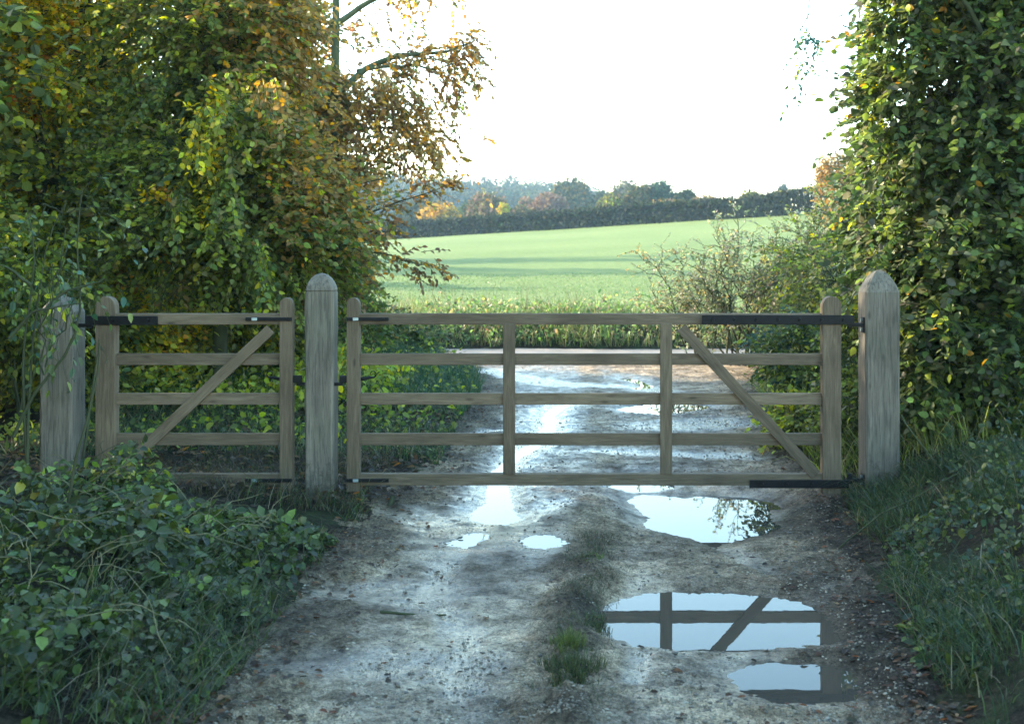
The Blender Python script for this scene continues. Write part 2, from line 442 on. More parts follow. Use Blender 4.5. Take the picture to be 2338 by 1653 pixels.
# puddle outlines (ground plane), metres
def Z3(pts, ox=1200, oy=1080, s=2.87, z=0.0):
    return np.array([GP((x/s+ox)*.982, (y/s+oy)*.982, z) for x, y in pts])
puds = [
 Z3([(470,1000),(510,860),(640,820),(780,790),(960,780),(1150,785),(1350,790),(1500,800),(1660,820),(1800,840),(1900,885),(1960,930),(2010,970),(2050,1060),(2060,1100),(1980,1125),(1900,1130),(1700,1145),(1500,1160),(1300,1165),(1000,1165),(880,1140),(700,1130),(600,1090),(500,1040)]),
 Z3([(670,180),(760,140),(950,150),(1050,160),(1150,145),(1300,150),(1500,165),(1620,190),(1680,230),(1600,250),(1620,320),(1700,350),(1600,390),(1450,430),(1320,460),(1250,500),(1180,465),(1050,420),(900,395),(800,360),(770,330),(800,290),(730,230)], z=-.04),
 Z3([(1335,1320),(1450,1270),(1600,1235),(1750,1250),(1900,1255),(2050,1270),(2150,1310),(2200,1400),(2215,1440),(2150,1480),(1900,1520),(1600,1500),(1450,1440),(1380,1390)]),
 Z3([(540,92),(640,60),(800,55),(960,75),(980,95),(850,125),(700,132)], z=-.04),
 Z3([(1370,310),(1480,330),(1600,335),(1700,300),(1640,230),(1610,90),(1600,20),(1480,20),(1465,90),(1455,200),(1350,260)], 600),
 Z3([(1185,455),(1300,430),(1340,400),(1450,390),(1500,420),(1400,470),(1340,500),(1230,480)], 600, z=.034),
 Z3([(1690,450),(1740,405),(1900,410),(1990,450),(1960,485),(1850,500),(1740,485)], 600, z=.034),
 Z3([(1240,415),(1330,385),(1500,372),(1700,375),(1840,395),(1700,430),(1520,455),(1350,440)], 950, 780, 2.701),
 Z3([(930,385),(870,400),(790,445),(770,480),(800,510),(750,560),(790,575),(860,565),(850,520),(870,490),(850,460),(900,420),(950,392)], 950, 780, 2.701),
 Z3([(740,625),(660,650),(610,690),(540,740),(470,800),(450,860),(560,850),(560,800),(640,725),(700,690),(770,640)], 950, 780, 2.701),
 Z3([(1250,228),(1300,222),(1370,235),(1420,262),(1470,275),(1440,290),(1360,296),(1330,290),(1390,280),(1370,262),(1310,245)], 950, 780, 2.701),
]
plev = [0, -.04, 0, -.04, -.005, .034, .034, -.01, 0, 0, 0]
films = [   # wet streams: polyline in photograph points, half width m
 ([(1130,1100),(1105,1160),(1060,1215),(1010,1260),(985,1310),(955,1340),(1000,1375),(1030,1400),(1045,1470),(1040,1560)], .10),
 ([(720,1340),(850,1330),(950,1345)], .25), ([(620,1500),(900,1500),(1050,1500)], .22),
 ([(1240,900),(1215,960),(1150,1030),(1120,1090)], .10), ([(1080,835),(1250,865),(1420,870),(1480,880)], .3),
 ([(1600,1220),(1680,1260),(1730,1290)], .09), ([(1440,1470),(1430,1540)], .08), ([(1000,990),(1100,970)], .15),
 ([(1500,960),(1650,950)], .5), ([(1250,1130),(1150,1180)], .15), ([(1350,1015),(1700,1030)], .2), ([(1620,1510),(1900,1300)], .1),
 ([(900,1150),(1000,1200)], .25),
]
films = [(np.array([GP(*p) for p in pl]), w) for pl, w in films]
def seg_dist(X, Y, a, b):
    dx, dy = b-a; t = np.clip(((X-a[0])*dx+(Y-a[1])*dy)/(dx*dx+dy*dy+1e-9), 0, 1)
    return np.hypot(X-a[0]-t*dx, Y-a[1]-t*dy)
def sdf(X, Y, poly_):
    d = np.full(X.shape, 1e9); ins = np.zeros(X.shape, bool)
    for i in range(len(poly_)):
        a, b = poly_[i-1], poly_[i]
        d = np.minimum(d, seg_dist(X, Y, a, b))
        cr = (a[1] > Y) != (b[1] > Y)
        xi = a[0]+(Y-a[1])/(b[1]-a[1]+1e-12)*(b[0]-a[0])
        ins ^= cr & (X < xi)
    return np.where(ins, -d, d)
def ridge_x(Y): return np.interp(Y, [4, 4.7, 5.5, 6.6, 7.6, 9], [-.03, .0, .04, .12, .2, .3])
def trackh(X, Y, fine=True):
    h = nearh(X, Y)
    inn = np.minimum(sstep(0, .3, X-XL(Y)), sstep(0, .3, XR(Y)-X))
    lum = fbm(X*3+40, Y*3, 4); fi = fbm(X*13, Y*13+7, 4)
    h = h+.004*inn+.015*lum+.012*fi
    if fine:
        vf = fbm(X*45+3, Y*45, 3); h = h+.007*vf
        st = fbm(X*9, Y*26+13, 4)      # squashed tyre and trickle relief
        h = h+.009*np.clip(st, -.2, 1)
    near = 1-sstep(6.9, 7.8, Y)
    rd = np.exp(-((X-ridge_x(Y)+.05*fbm(Y*2, Y*0+3, 2))/.14)**2)
    h = h+rd*(.05+.05*lum+.03*fi)*near
    eL = sstep(.55, 0, X-XL(Y)); eR = sstep(.5, 0, XR(Y)-X)
    ed = np.maximum(eL, eR)
    h = h+ed*(.02+.018*fi+.02*lum)
    sd = np.full(X.shape, 9.); lev = np.zeros(X.shape)
    for p, pz in zip(puds, plev):
        s1 = sdf(X, Y, p); lev = np.where(s1 < sd, pz, lev); sd = np.minimum(sd, s1)
    sd = sd+.016*fi+.012*fbm(X*30, Y*40, 3)
    wet = sstep(.35, .02, sd)*.45
    for pl, hw in films:
        d = np.full(X.shape, 9.)
        for i in range(len(pl)-1): d = np.minimum(d, seg_dist(X, Y, pl[i], pl[i+1]))
        g = sstep(hw*1.3, hw*.2, d+.04*lum); wet = np.maximum(wet, g*.85)
        h = h*(1-g*.6)+.004*g*.6+(.0015*fi)*g
    w = np.where(np.abs(lev) > .02, sstep(.3, .0, sd), sstep(.16, .0, sd))
    bas = lev+np.where(sd > 0, sd*.10, np.maximum(sd*.11, -.03))+.0035*fbm(X*22, Y*40, 3)*sstep(.12, .0, np.abs(sd))
    h = h*(1-w)+bas*w
    wetR = sstep(.25, .6, X)*(1-sstep(7.4, 8.6, Y))
    wet = wet*(1-.35*wetR)+.36*np.maximum(0, 1-rd*1.3)*(1-ed)*sstep(-.9, -.1, -X)
    wet = wet+.18*sstep(7.6, 9, Y)*(1-sstep(17, 18.4, Y))*.9
    wet = np.clip(wet-rd*near*.8-ed*.25, 0, 1)
    dirt = np.clip(rd*near*.95*(.8+.6*lum)+ed*.75*(.75+.8*lum)*(1+.3*fi), 0, 1)
    dirt = np.clip(dirt+.28*wetR*(.8+lum), 0, 1)
    dirt = np.where(X > .8, np.clip(dirt+.22*sstep(.8, 1.4, X)*(1-sstep(8, 9.5, Y)), 0, 1), dirt)
    le = np.minimum(lev, 0)+np.maximum(lev, 0)*sstep(.09, .03, sd)
    outside = (sd > .02) & (h < .004+le)
    h = np.where(outside, .004+le, h)
    return h, wet, dirt

def grid(name, xs, ys, zf, m, kind='structure', attrs=None):
    X, Y = np.meshgrid(xs, ys); r = zf(X, Y)
    at = None
    if isinstance(r, tuple): z = r[0]; at = {'wet': r[1].ravel(), 'dirt': r[2].ravel()}
    else: z = r
    V = np.stack([X, Y, z], -1).reshape(-1, 3); nx, ny = len(xs), len(ys)
    i = np.arange(nx*ny).reshape(ny, nx)
    Q = np.stack([i[:-1, :-1], i[:-1, 1:], i[1:, 1:], i[1:, :-1]], -1).reshape(-1, 4)
    v, l, s, t = quads(V, Q)
    o = npmesh(name, v, l, s, t, m, None, None, True, at); o['kind'] = kind
    return o
ys = [-4]
while ys[-1] < 18.4:
    y = ys[-1]; ys.append(y+(.15 if y < 3.6 else max(.011, .00032*y*y*.9)))
ys[-1] = 18.4
grid('dirt_track', np.arange(-2.3, 3.6, .0125), np.array(ys), trackh, M['mud'])
def bankz(X, Y):
    z = nearh(X, Y)
    a = sstep(-.02, .12, X-XL(Y))*sstep(-.02, .12, XR(Y)-X)*(Y < 18.6)
    z = z-.12*a
    z = z+(1-np.maximum(a, 0))*(.012)*((X > -2.4) & (X < 3.7) & (Y < 18.4))+.03*sstep(.0, .25, np.maximum(XL(Y)-X, X-XR(Y)))*(Y < 18.3)
    Yv = Y+np.clip(.3*fbm(X*.9+2, X*0+5, 3)+.14*fbm(X*4, Y*2, 3)+.12, 0, .5)*sstep(19.5, 20.5, Y)
    lane = sstep(18.35, 18.6, Y)*(1-sstep(21.2, 21.35, Yv))
    return z-.06*lane
xs = np.concatenate([np.linspace(-60, -6, 60)[:-1], np.arange(-6, 6, .04), np.linspace(6, 60, 60)])
grid('ground', xs, np.concatenate([np.linspace(-6, 3, 20)[:-1], np.arange(3, 22.41, .05)]), bankz, M['soil'])
grid('lane', np.concatenate([np.linspace(-60, -5, 80)[:-1], np.arange(-5, 6, .04), np.linspace(6, 60, 80)]), np.arange(18.4, 21.41, .04),
     lambda X, Y: .018+.008*fbm(X*1.5, Y*1.5, 4)+.004*fbm(X*12, Y*12, 3)-.02*sstep(.0, .2, np.abs(Y-19.9)-1.35)*(np.abs(X-.6) > 2.2), M['lane'])
yf = [22.38]
while yf[-1] < 900: yf.append(yf[-1]+max(.25, yf[-1]*.012))
xf = np.concatenate([-np.geomspace(30, 700, 60)[::-1], np.arange(-29, 30, .6), np.geomspace(30, 700, 60)])
grid('field', xf, np.array(yf), fieldh, M['field'])
for p, pz in zip(puds, plev):
    c = p.mean(0); q = c+(p-c)*1.0
    # push the outline outwards a few centimetres so that its rim is under the mud
    nrm = []
    area = .5*sum(q[i-1][0]*q[i][1]-q[i][0]*q[i-1][1] for i in range(len(q)))
    for i in range(len(q)):
        t = q[(i+1) % len(q)]-q[i-1]; t = t/np.linalg.norm(t); nrm.append(np.array([t[1], -t[0]])*(1 if area > 0 else -1))
    q = q+np.array(nrm)*.035
    me = bpy.data.meshes.new('puddle'); bm = bmesh.new()
    vs = [bm.verts.new((x, y, pz)) for x, y in q]
    f = bm.faces.new(vs)
    bm.normal_update()
    if f.normal.z < 0: f.normal_flip()
    bmesh.ops.triangulate(bm, faces=[f]); bm.to_mesh(me); bm.free()
    o = link('puddle', me, M['water']); o['kind'] = 'structure'

# ------------------------------------------------------------------ gates and posts
GY = 8.0
def gx(x): return (x-CX)/351.
def gz(y): return (1140-y)/351.
def bevel_mesh(name, bm, w=.004):
    if w:
        bmesh.ops.bevel(bm, geom=list(bm.edges), offset=w, segments=2, profile=.6, affect='EDGES', clamp_overlap=True)
    me = bpy.data.meshes.new(name); bm.to_mesh(me); bm.free()
    return me
def place_local(o, parent, loc):
    o.location = Vector(loc)-Vector(parent.location) if parent else Vector(loc)
    if parent and parent.parent: o.location = o.location-Vector(parent.parent.location)
def board(name, a, b, w, yf, d, m, parent, bev=.004, round_end=False, taper=None):
    """a, b: (x, z) ends; w width across; front face at y=yf, depth d. long axis is local X"""
    a = np.array(a, float); b = np.array(b, float); L = np.linalg.norm(b-a); mid = (a+b)/2
    bm = bmesh.new()
    if round_end:
        r = w/2; pr = [(-L/2, -r), (L/2-r*1.15, -r)]
        pr += [(L/2-r*1.15+r*1.15*math.sin(t), -r*math.cos(t)) for t in np.linspace(.25, PI-.25, 9)]
        pr += [(L/2-r*1.15, r), (-L/2, r)]
    else:
        w2 = w if taper is None else taper
        pr = [(-L/2, -w/2), (L/2, -w2/2), (L/2, w2/2), (-L/2, w/2)]
    f = [bm.verts.new((x, -d/2, z)) for x, z in pr]; g = [bm.verts.new((x, d/2, z)) for x, z in pr]
    bm.faces.new(f); bm.faces.new(g[::-1])
    for i in range(len(pr)): bm.faces.new((f[i-1], g[i-1], g[i], f[i]))
    bmesh.ops.recalc_face_normals(bm, faces=bm.faces)
    me = bevel_mesh(name, bm, bev)
    o = link(name, me, m, parent)
    place_local(o, parent, (mid[0], yf+d/2, mid[1]))
    o.rotation_euler = (0, -math.atan2(b[1]-a[1], b[0]-a[0]), 0)
    return o
def bolt(x, y, z, parent, r=.011, m='iron', axis='Y'):
    bm = bmesh.new()
    bmesh.ops.create_cone(bm, cap_ends=True, segments=10, radius1=r, radius2=r*.75, depth=.012)
    bmesh.ops.rotate(bm, verts=bm.verts, matrix=__import__('mathutils').Matrix.Rotation(PI/2, 3, 'X' if axis == 'Y' else 'Y'))
    me = bpy.data.meshes.new('bolt'); bm.to_mesh(me); bm.free()
    o = link('bolt', me, M[m], parent)
    place_local_chain(o, parent, (x, y, z)); return o
def world_loc(o):
    v = Vector((0, 0, 0)); q = o; chain = []
    while q is not None: chain.append(q); q = q.parent
    from mathutils import Matrix
    M4 = Matrix.Identity(4)
    for q in chain[::-1]:
        M4 = M4 @ Matrix.LocRotScale(q.location, q.rotation_euler, q.scale)
    return M4
def place_local_chain(o, parent, loc):
    """world location under a (possibly rotated) parent, keeping world orientation"""
    mw = world_loc(parent); inv = mw.inverted()
    o.location = inv @ Vector(loc)
    o.rotation_euler = inv.to_euler()
def ibox(name, x0, x1, z0, z1, y0, y1, parent, m='iron', bev=.003):
    bm = bmesh.new(); bmesh.ops.create_cube(bm, size=1)
    bmesh.ops.scale(bm, verts=bm.verts, vec=(x1-x0, y1-y0, z1-z0))
    me = bevel_mesh(name, bm, bev); o = link(name, me, M[m], parent)
    place_local_chain(o, parent, ((x0+x1)/2, (y0+y1)/2, (z0+z1)/2)); return o

def gate(name, label, hx0, hx1, sx0, sx1, heel_right, brace, uprights, strap_top, strap_bot, rails):
    loc = ((gx(min(hx0, sx0))+gx(max(hx1, sx1)))/2, GY, .1)
    g = empty(name, loc, label, 'gate')
    hy = GY-.022; hd = .085
    board('heel_stile', ((gx(hx0)+gx(hx1))/2, gz(1107)), ((gx(hx0)+gx(hx1))/2, gz(664)), gx(hx1)-gx(hx0), hy, hd, M['oak'], g, .006, True)
    board('head_stile', ((gx(sx0)+gx(sx1))/2, gz(1102)), ((gx(sx0)+gx(sx1))/2, gz(667)), gx(sx1)-gx(sx0), hy, .075, M['oak'], g, .006, True)
    L, Rr = (sx1, hx0) if heel_right else (hx1, sx0)
    for i, (y0, y1) in enumerate(rails):
        yf = GY-.004 if i in (0, len(rails)-1) else GY+.012
        dp = .06 if i in (0, len(rails)-1) else .032
        board('top_rail' if i == 0 else 'bottom_rail' if i == len(rails)-1 else 'rail',
              (gx(L)-.012, gz((y0+y1)/2)), (gx(Rr)+.012, gz((y0+y1)/2)), (y1-y0)/351., yf, dp, M['oak'], g, .005)
    for (u0, u1) in uprights:
        board('upright', ((gx(u0)+gx(u1))/2, gz(1063)), ((gx(u0)+gx(u1))/2, gz(725)), (u1-u0)/351., GY-.012, .0235, M['oak'], g, .004)
    b = board('brace', (gx(brace[0]), gz(brace[1])), (gx(brace[2]), gz(brace[3])), .069, GY-.0155, .027, M['oak'], g, .004)
    for i, st in enumerate((strap_top, strap_bot)):
        x0, x1, y0, y1, nb = st
        s = ibox('hinge_strap', gx(x0), gx(x1), gz(y1), gz(y0), GY-.034, GY-.0225, g)
        for k_ in range(nb):
            t = (k_+.5)/nb; bolt(gx(x0)+(gx(x1)-gx(x0))*t, GY-.038, gz((y0+y1)/2), s)
    return g
R5 = [(703, 728), (793, 819), (882, 908), (972, 999), (1062, 1088)]
mg = gate('field_gate', 'wide five bar oak gate closed across the puddled track', 1843, 1885, 778, 807, True,
          (1829, 1064, 1527, 735), [(1128, 1155), (1480, 1507)], (1573, 1913, 706, 727, 7), (1679, 1901, 1074, 1092, 4), R5)
sg = gate('wicket_gate', 'narrow five bar oak pedestrian gate on the left of the round topped post', 216, 260, 628, 657, False,
          (272, 1052, 607, 738), [], (195, 357, 708, 728, 4), (195, 309, 1067, 1083, 3), R5)
# corner straps on the head stiles
for g, x0, x1 in ((mg, 779, 873), (sg, 553, 657)):
    for y0, y1 in ((711, 719), (1071, 1079)):
        s = ibox('corner_strap', gx(x0), gx(x1), gz(y1), gz(y0), GY-.034, GY-.0225, g)
        ibox('strap_end', gx(x0)+.04, gx(x0)+.075, gz(y1)+.002, gz(y0)-.002, GY-.0365, GY-.0342, s, 'zinc', .001)
        bolt(gx(x1)-.03, GY-.038, gz((y0+y1)/2), s, .008)
# latches: catch block between head stile and the post, plate behind with a curled handle
def latch(g, xs0, xs1, side):
    l = ibox('latch', gx(xs0), gx(xs1), gz(858), gz(842), GY-.005, GY+.03, g)
    ibox('catch_pin', min(gx(xs0), gx(xs1))-(.035 if side < 0 else -.02), min(gx(xs0), gx(xs1))+(.02 if side < 0 else .09), gz(865), gz(857.5), GY+.002, GY+.02, l)
    return l
l1 = latch(mg, 761, 778, -1)
l2 = latch(sg, 657, 676, 1)
def curl(parent, x, z, sgn, size=1.0):
    pts = [(x, z), (x+sgn*.03, z+.002), (x+sgn*.06, z+.008)]
    cx_, cz_ = x+sgn*.078, z+.032
    for t in np.linspace(-1.2, 3.9, 16):
        r = .023*(1-.09*(t+1.2)); pts.append((cx_+sgn*r*math.cos(t), cz_+r*math.sin(t)))
    P_ = np.array([(a, GY+.045, b) for a, b in pts])[None]
    R_ = np.concatenate([[.013, .011, .008], np.linspace(.005, .0028, 16)])[None]
    return P_, R_
P_, R_ = curl(mg, gx(806), gz(851), 1)
h = tubes('latch_handle', [(P_, R_, 8)], M['iron'], mg)
P_, R_ = curl(sg, gx(629), gz(851), -1)
h = tubes('latch_handle', [(P_, R_, 8)], M['iron'], sg)

def post(label, x0, x1, ytop, yshould, dp, pointed, z0=-.15, collar=False, hinge=None, hinge_side=-1, lean=0):
    cx_ = (gx(x0)+gx(x1))/2; w = gx(x1)-gx(x0)
    yf = GY-.04
    root = empty('gate_post', (cx_, yf+dp/2, 0), label, 'gate post')
    zs, zt = gz(yshould), gz(ytop)
    rings = [(z0, 1., 1.)]
    for t in np.linspace(0, 1, 14)[1:]: rings.append((z0+(zs-z0)*t, 1., 1.))
    if collar: rings += [(zs+.002, .965, .965), (zs+.008, .965, .965), (zs+.012, 1.02, 1.02)]
    for t in np.linspace(0, 1, 12)[1:]:
        if pointed: f = math.cos(math.asin(min(1, t)))*.6+.4*(1-t)
        else: f = math.cos(math.asin(min(1, t)))*.85+.15*(1-t)
        f = max(f, .03); rings.append((zs+(zt-zs)*t, f, f))
    bm = bmesh.new(); prev = None; ch = .07
    prof = [(-.5+ch, -.5), (.5-ch, -.5), (.5, -.5+ch), (.5, .5-ch), (.5-ch, .5), (-.5+ch, .5), (-.5, .5-ch), (-.5, -.5+ch)]
    allr = []
    for z, fx, fy in rings:
        j = .0022 if z < zs else 0
        ring = [bm.verts.new((px*w*fx+rng.normal(0, j), py*dp*fy+rng.normal(0, j), z)) for px, py in prof]
        if prev:
            for i in range(8): bm.faces.new((prev[i-1], prev[i], ring[i], ring[i-1]))
        prev = ring
    bm.faces.new(prev)
    bmesh.ops.recalc_face_normals(bm, faces=bm.faces)
    # rotate so that the long axis is local X for the grain
    from mathutils import Matrix
    bmesh.ops.rotate(bm, verts=bm.verts, matrix=Matrix.Rotation(PI/2, 3, 'Y'))
    me = bpy.data.meshes.new('shaft'); bm.to_mesh(me); bm.free()
    o = link('shaft', me, M['oak_post'], root); o.rotation_euler = (0, -PI/2, 0)
    if hinge:
        for (y0, y1) in hinge:
            xs = gx(x0)-.008 if hinge_side < 0 else gx(x1)
            pl = ibox('hinge_plate', xs, xs+.008, gz(y1), gz(y0), yf+.03, yf+.10, root)
            for zz in (gz(y0)-.02, gz(y1)+.02):
                bolt(xs-.004 if hinge_side < 0 else xs+.012, yf+.065, zz, pl, .013, 'zinc', 'X')
            zc = gz((y0+y1)/2)
            xe = xs-.085 if hinge_side < 0 else xs+.10
            ibox('hinge_pin', min(xs, xe), max(xs, xe), zc-.012, zc+.012, yf+.035, yf+.06, pl)
            ibox('hinge_eye', xe-.016, xe+.016, zc-.02, zc+.045, yf+.03, yf+.064, pl, 'iron', .008)
    return root
post('round topped weathered oak post between the two gates', 686, 749, 612, 655, .19, False, collar=True)
post('broad oak post with pointed top carrying the hinges of the wide gate', 1938, 2015, 605, 655, .22, True,
     hinge=[(711, 746), (1063, 1090)], hinge_side=-1)
post('oak post at the far left half hidden by leaves', 93, 166, 664, 700, .24, True,
     hinge=[(712, 747), (1056, 1084)], hinge_side=1)

# short dark stub in the mud by the post
p0 = GP(874, 1142)
st = empty('stub_stake', (p0[0], p0[1], 0), 'short black leaning stub in the mud right of the round topped post', 'stake')
tubes('stub', [poly([(p0[0]-.015, p0[1], -.05), (p0[0], p0[1], .03), (p0[0]+.02, p0[1], .085)], .022, .016, 6, .001, 8)], M['bark'], st)

# ------------------------------------------------------------------ vegetation
def blob(x, y, Y, rx, ry, rd=None):
    c = W(x, y, Y); a = rx*Y/F; b = ry*Y/F
    return (c, (a, rd if rd else (a+b)/2, b))
def gzb(x, y): return float(ground_z(np.array([x]), np.array([y]))[0])
def base_at(x, y): return (x, y, gzb(x, y)-.02)

# pixel helper for colour zoning of real leaves: where a leaf sits sideways and in height
def zone(B, Y): return CX+B[:, 0]*F/Y, HY-(B[:, 2]-H)*F/Y

def col_mix(n, ci, pals, weights, strength=.7, seed=0):
    """each spray leans to one palette colour, single leaves vary"""
    r = np.random.default_rng(seed+11); e = np.array(pals, float); p = np.array(weights, float); p /= p.sum()
    k = int(ci.max())+1; main = r.choice(len(e), k, p=p)
    own = r.choice(len(e), n, p=p)
    i = np.where(r.random(n) < strength, main[ci], own)
    c = e[i]*np.exp(r.normal(0, .2, (n, 1)))*(1+r.normal(0, .07, (n, 3)))
    return np.clip(c, .004, .85)

# --- left side
def col_lime(B, P, si):
    n = len(B); px, py = zone(B, 13.5)
    c = col_mix(n, si, [DG, MG, LG, YG, YE, OL], [3, 5, 4, 2.2, .7, 1.5], .7, 1)
    hi = np.clip((330-py)/200, 0, 1)*np.clip((430-px)/260, 0, 1)  # yellower toward the top left: backlight put into the leaf colour
    y = (rng.random(n) < hi*.85)
    c[y] = pal(int(y.sum()), [YE, YG, LG, OR], [5, 4, 3, .8])
    o = (np.hypot((px-60)/90, (py-235)/60) < 1) & (rng.random(n) < .5)
    c[o] = pal(int(o.sum()), [OR, (.45, .12, .03), YE])
    return c
make_tree('maple_tree', 'green autumn tree with yellow leaves at its top, backlight painted in, at the far left', 'tree', base_at(-6.3, 14.2), (-6.2, 14.4, 5.6),
          [blob(60, 160, 13.5, 150, 170), blob(250, 120, 13.8, 160, 150), blob(120, 380, 13.2, 160, 170), blob(300, 330, 14.2, 130, 150), blob(-60, 300, 13, 120, 250), blob(60, 560, 13.2, 130, 120), blob(200, 0, 14, 240, 110), blob(-60, 20, 14, 160, 150)],
          210, 16, .45, 13, .072, col_lime, .1, asp=.8, droop=.15, down=.1)
def col_hazel(B, P, si):
    n = len(B); px, py = zone(B, 12)
    c = col_mix(n, si, [DG, MG, LG, YG, OL, (.16, .13, .04)], [4, 6, 4, 1.2, 3, 1.2], .75, 2)
    strip = (np.abs(px-(505+(py-350)*.02)) < 34+12*np.sin(py/40)) & (py > 190) & (py < 520)
    s2 = (np.abs(px-(452-(py-300)*.12)) < 18) & (py > 215) & (py < 345)
    s3 = np.hypot((px-395)/42, (py-440)/28) < 1
    s4 = np.hypot((px-600)/55, (py-185)/36) < 1
    for mk, pr, pa in ((strip, .8, [YG, YE, LG]), (s2, .85, [YE, (.55, .4, .04)]), (s3, .85, [YE, OR]), (s4, .7, [YG, YE])):
        k_ = mk & (rng.random(n) < pr); c[k_] = pal(int(k_.sum()), pa)
    warm = np.clip(np.clip((300-py)/200, 0, 1)*np.clip((px-400)/200, 0, 1)*.7+np.clip((px-590)/90, 0, 1)*np.clip((620-py)/200, 0, 1)*.8, 0, .85)
    k_ = rng.random(n) < warm; c[k_] = pal(int(k_.sum()), [OR, BR, (.3, .2, .06), OL], [1.6, 5, 3.5, 1.5])
    return c
ex_P, ex_U = [], []
for (x0, y0, x1, y1, nn, w_) in [(500, 210, 512, 500, 60, 26), (465, 215, 440, 345, 22, 12), (610, 170, 585, 215, 16, 25), (400, 420, 390, 460, 18, 30), (560, 520, 590, 600, 20, 25)]:
    for i in range(nn):
        t = rng.random(); ex_P.append(W(x0+(x1-x0)*t+rng.normal(0, w_*.6), y0+(y1-y0)*t, 11.3+rng.normal(0, .15))); ex_U.append((rng.normal(0, .3), -.4, -.9))
make_tree('hazel_tree', 'leafy green tree with hanging sprays of yellow leaves above the narrow gate', 'tree', base_at(-3.6, 12.8), (-3.4, 12.9, 5.2),
          [blob(440, 140, 12.6, 150, 120), blob(560, 170, 12.8, 110, 120), blob(400, 330, 12.6, 140, 130), blob(540, 390, 12.1, 130, 150), blob(380, 520, 12.1, 150, 90), blob(650, 420, 12.6, 110, 140), blob(560, 540, 11.9, 130, 80), blob(480, 20, 12.8, 200, 110), blob(650, 560, 12.2, 110, 70), blob(700, 610, 12.6, 55, 50), blob(690, 470, 12.6, 60, 80), blob(240, 470, 12.6, 90, 110)],
          250, 16, .42, 13, .068, col_hazel, .09, extra_sprays=(np.array(ex_P), np.array(ex_U)), asp=.68, droop=.15, down=.1)

def col_beech(B, P, si):
    n = len(B); px, py = zone(B, 18)
    c = col_mix(n, si, [BR, RB, OR, OL, (.3, .19, .06), MG], [6, 3, 1.8, 1.4, 3.5, .5], .7, 3)
    gr = np.clip((py-480)/160, 0, 1); k_ = rng.random(n) < gr*.35; c[k_] = pal(int(k_.sum()), [OL, DG, MG])
    return c
limbs = []
def LP(pts, Y=17.4, dY=0):
    return [tuple(W(x, y, Y+dY*i)) for i, (x, y) in enumerate(pts)]
LB = [(LP([(742, 215), (775, 180), (820, 150), (875, 133), (930, 133), (1000, 112), (1060, 95)]), .06, .012),
      (LP([(800, 160), (860, 152), (930, 143), (965, 155), (985, 163), (1015, 138), (1040, 128)]), .03, .008),
      (LP([(745, 270), (790, 225), (830, 190), (880, 215), (915, 260), (950, 300), (985, 345)]), .035, .006),
      (LP([(870, 140), (895, 165), (930, 182), (985, 185)]), .012, .004),
      (LP([(745, 330), (800, 285), (860, 280), (920, 310), (960, 330)]), .03, .006),
      (LP([(745, 400), (800, 390), (840, 375), (880, 350), (905, 345)]), .018, .004),
      (LP([(745, 400), (820, 400), (890, 392)]), .014, .004),
      (LP([(740, 230), (700, 170), (640, 130), (600, 90)]), .04, .01),
      (LP([(985, 115), (1020, 160), (1010, 200), (1025, 240)]), .010, .003),
      (LP([(740, 60), (820, 10), (900, -20), (1000, -50)]), .05, .01),
      (LP([(740, 480), (800, 470), (850, 455), (900, 440)], 16.5), .03, .008)]
LBx = [(pts, a, b, 12, .05, 6) for pts, a, b in LB]
eP, eU = [], []
def along(pts, n, wob, u, t0=0., t1=1., Y=None):
    pts = np.array(pts); d = np.linspace(0, 1, len(pts))
    for i in range(n):
        t = t0+(t1-t0)*rng.random(); p = np.array([np.interp(t, d, pts[:, j]) for j in range(3)])
        eP.append(p+rng.normal(0, wob, 3)*np.array([1, 1.5, 1])); eU.append(np.array(u)+rng.normal(0, .4, 3))
along(LB[0][0], 90, .13, (.5, 0, .1), .45); along(LB[1][0], 20, .1, (.5, 0, -.2), .5)
along(LB[2][0], 95, .22, (.5, -.2, -.5), .25); along(LB[4][0], 110, .25, (.6, -.2, -.4), .15); along(LB[2][0], 50, .3, (.6, -.2, -.4), .1, .7)
along(LB[8][0], 18, .08, (.1, 0, -.8), .2); along(LP([(1040, 100), (1080, 140), (1078, 165)]), 5, .05, (.3, 0, -.8))
along(LP([(865, 170), (880, 165), (925, 185)]), 8, .1, (.3, 0, -.6)); along(LB[9][0], 60, .25, (.5, 0, -.3), .2)
along(LP([(840, 250), (900, 230), (930, 270), (985, 340)]), 40, .16, (.5, 0, -.6))
along(LP([(770, 150), (800, 260), (780, 380)]), 70, .25, (.3, 0, -.3)); along(LP([(800, 330), (850, 340), (760, 330)]), 40, .2, (.2, 0, -.7))
make_tree('beech_tree', 'tall beech with mossy grey-green trunk and rusty leaves on limbs reaching right', 'tree', base_at(-3.32, 17.5), (-3.25, 17.4, 5.8),
          [blob(660, 190, 17.9, 70, 80), blob(690, 330, 17.6, 80, 90), blob(770, 430, 17.2, 45, 50), blob(700, 520, 16.8, 80, 80), blob(790, 540, 16.6, 45, 40), blob(740, 620, 16.6, 60, 40), blob(620, 80, 17.8, 80, 80), blob(770, 200, 17.6, 25, 30)],
          125, 17, .34, 11, .08, col_beech, .115, mbark='beech_bark', extra_limbs=LBx, extra_sprays=(np.array(eP), np.array(eU)), asp=.6, droop=.25, every=1)

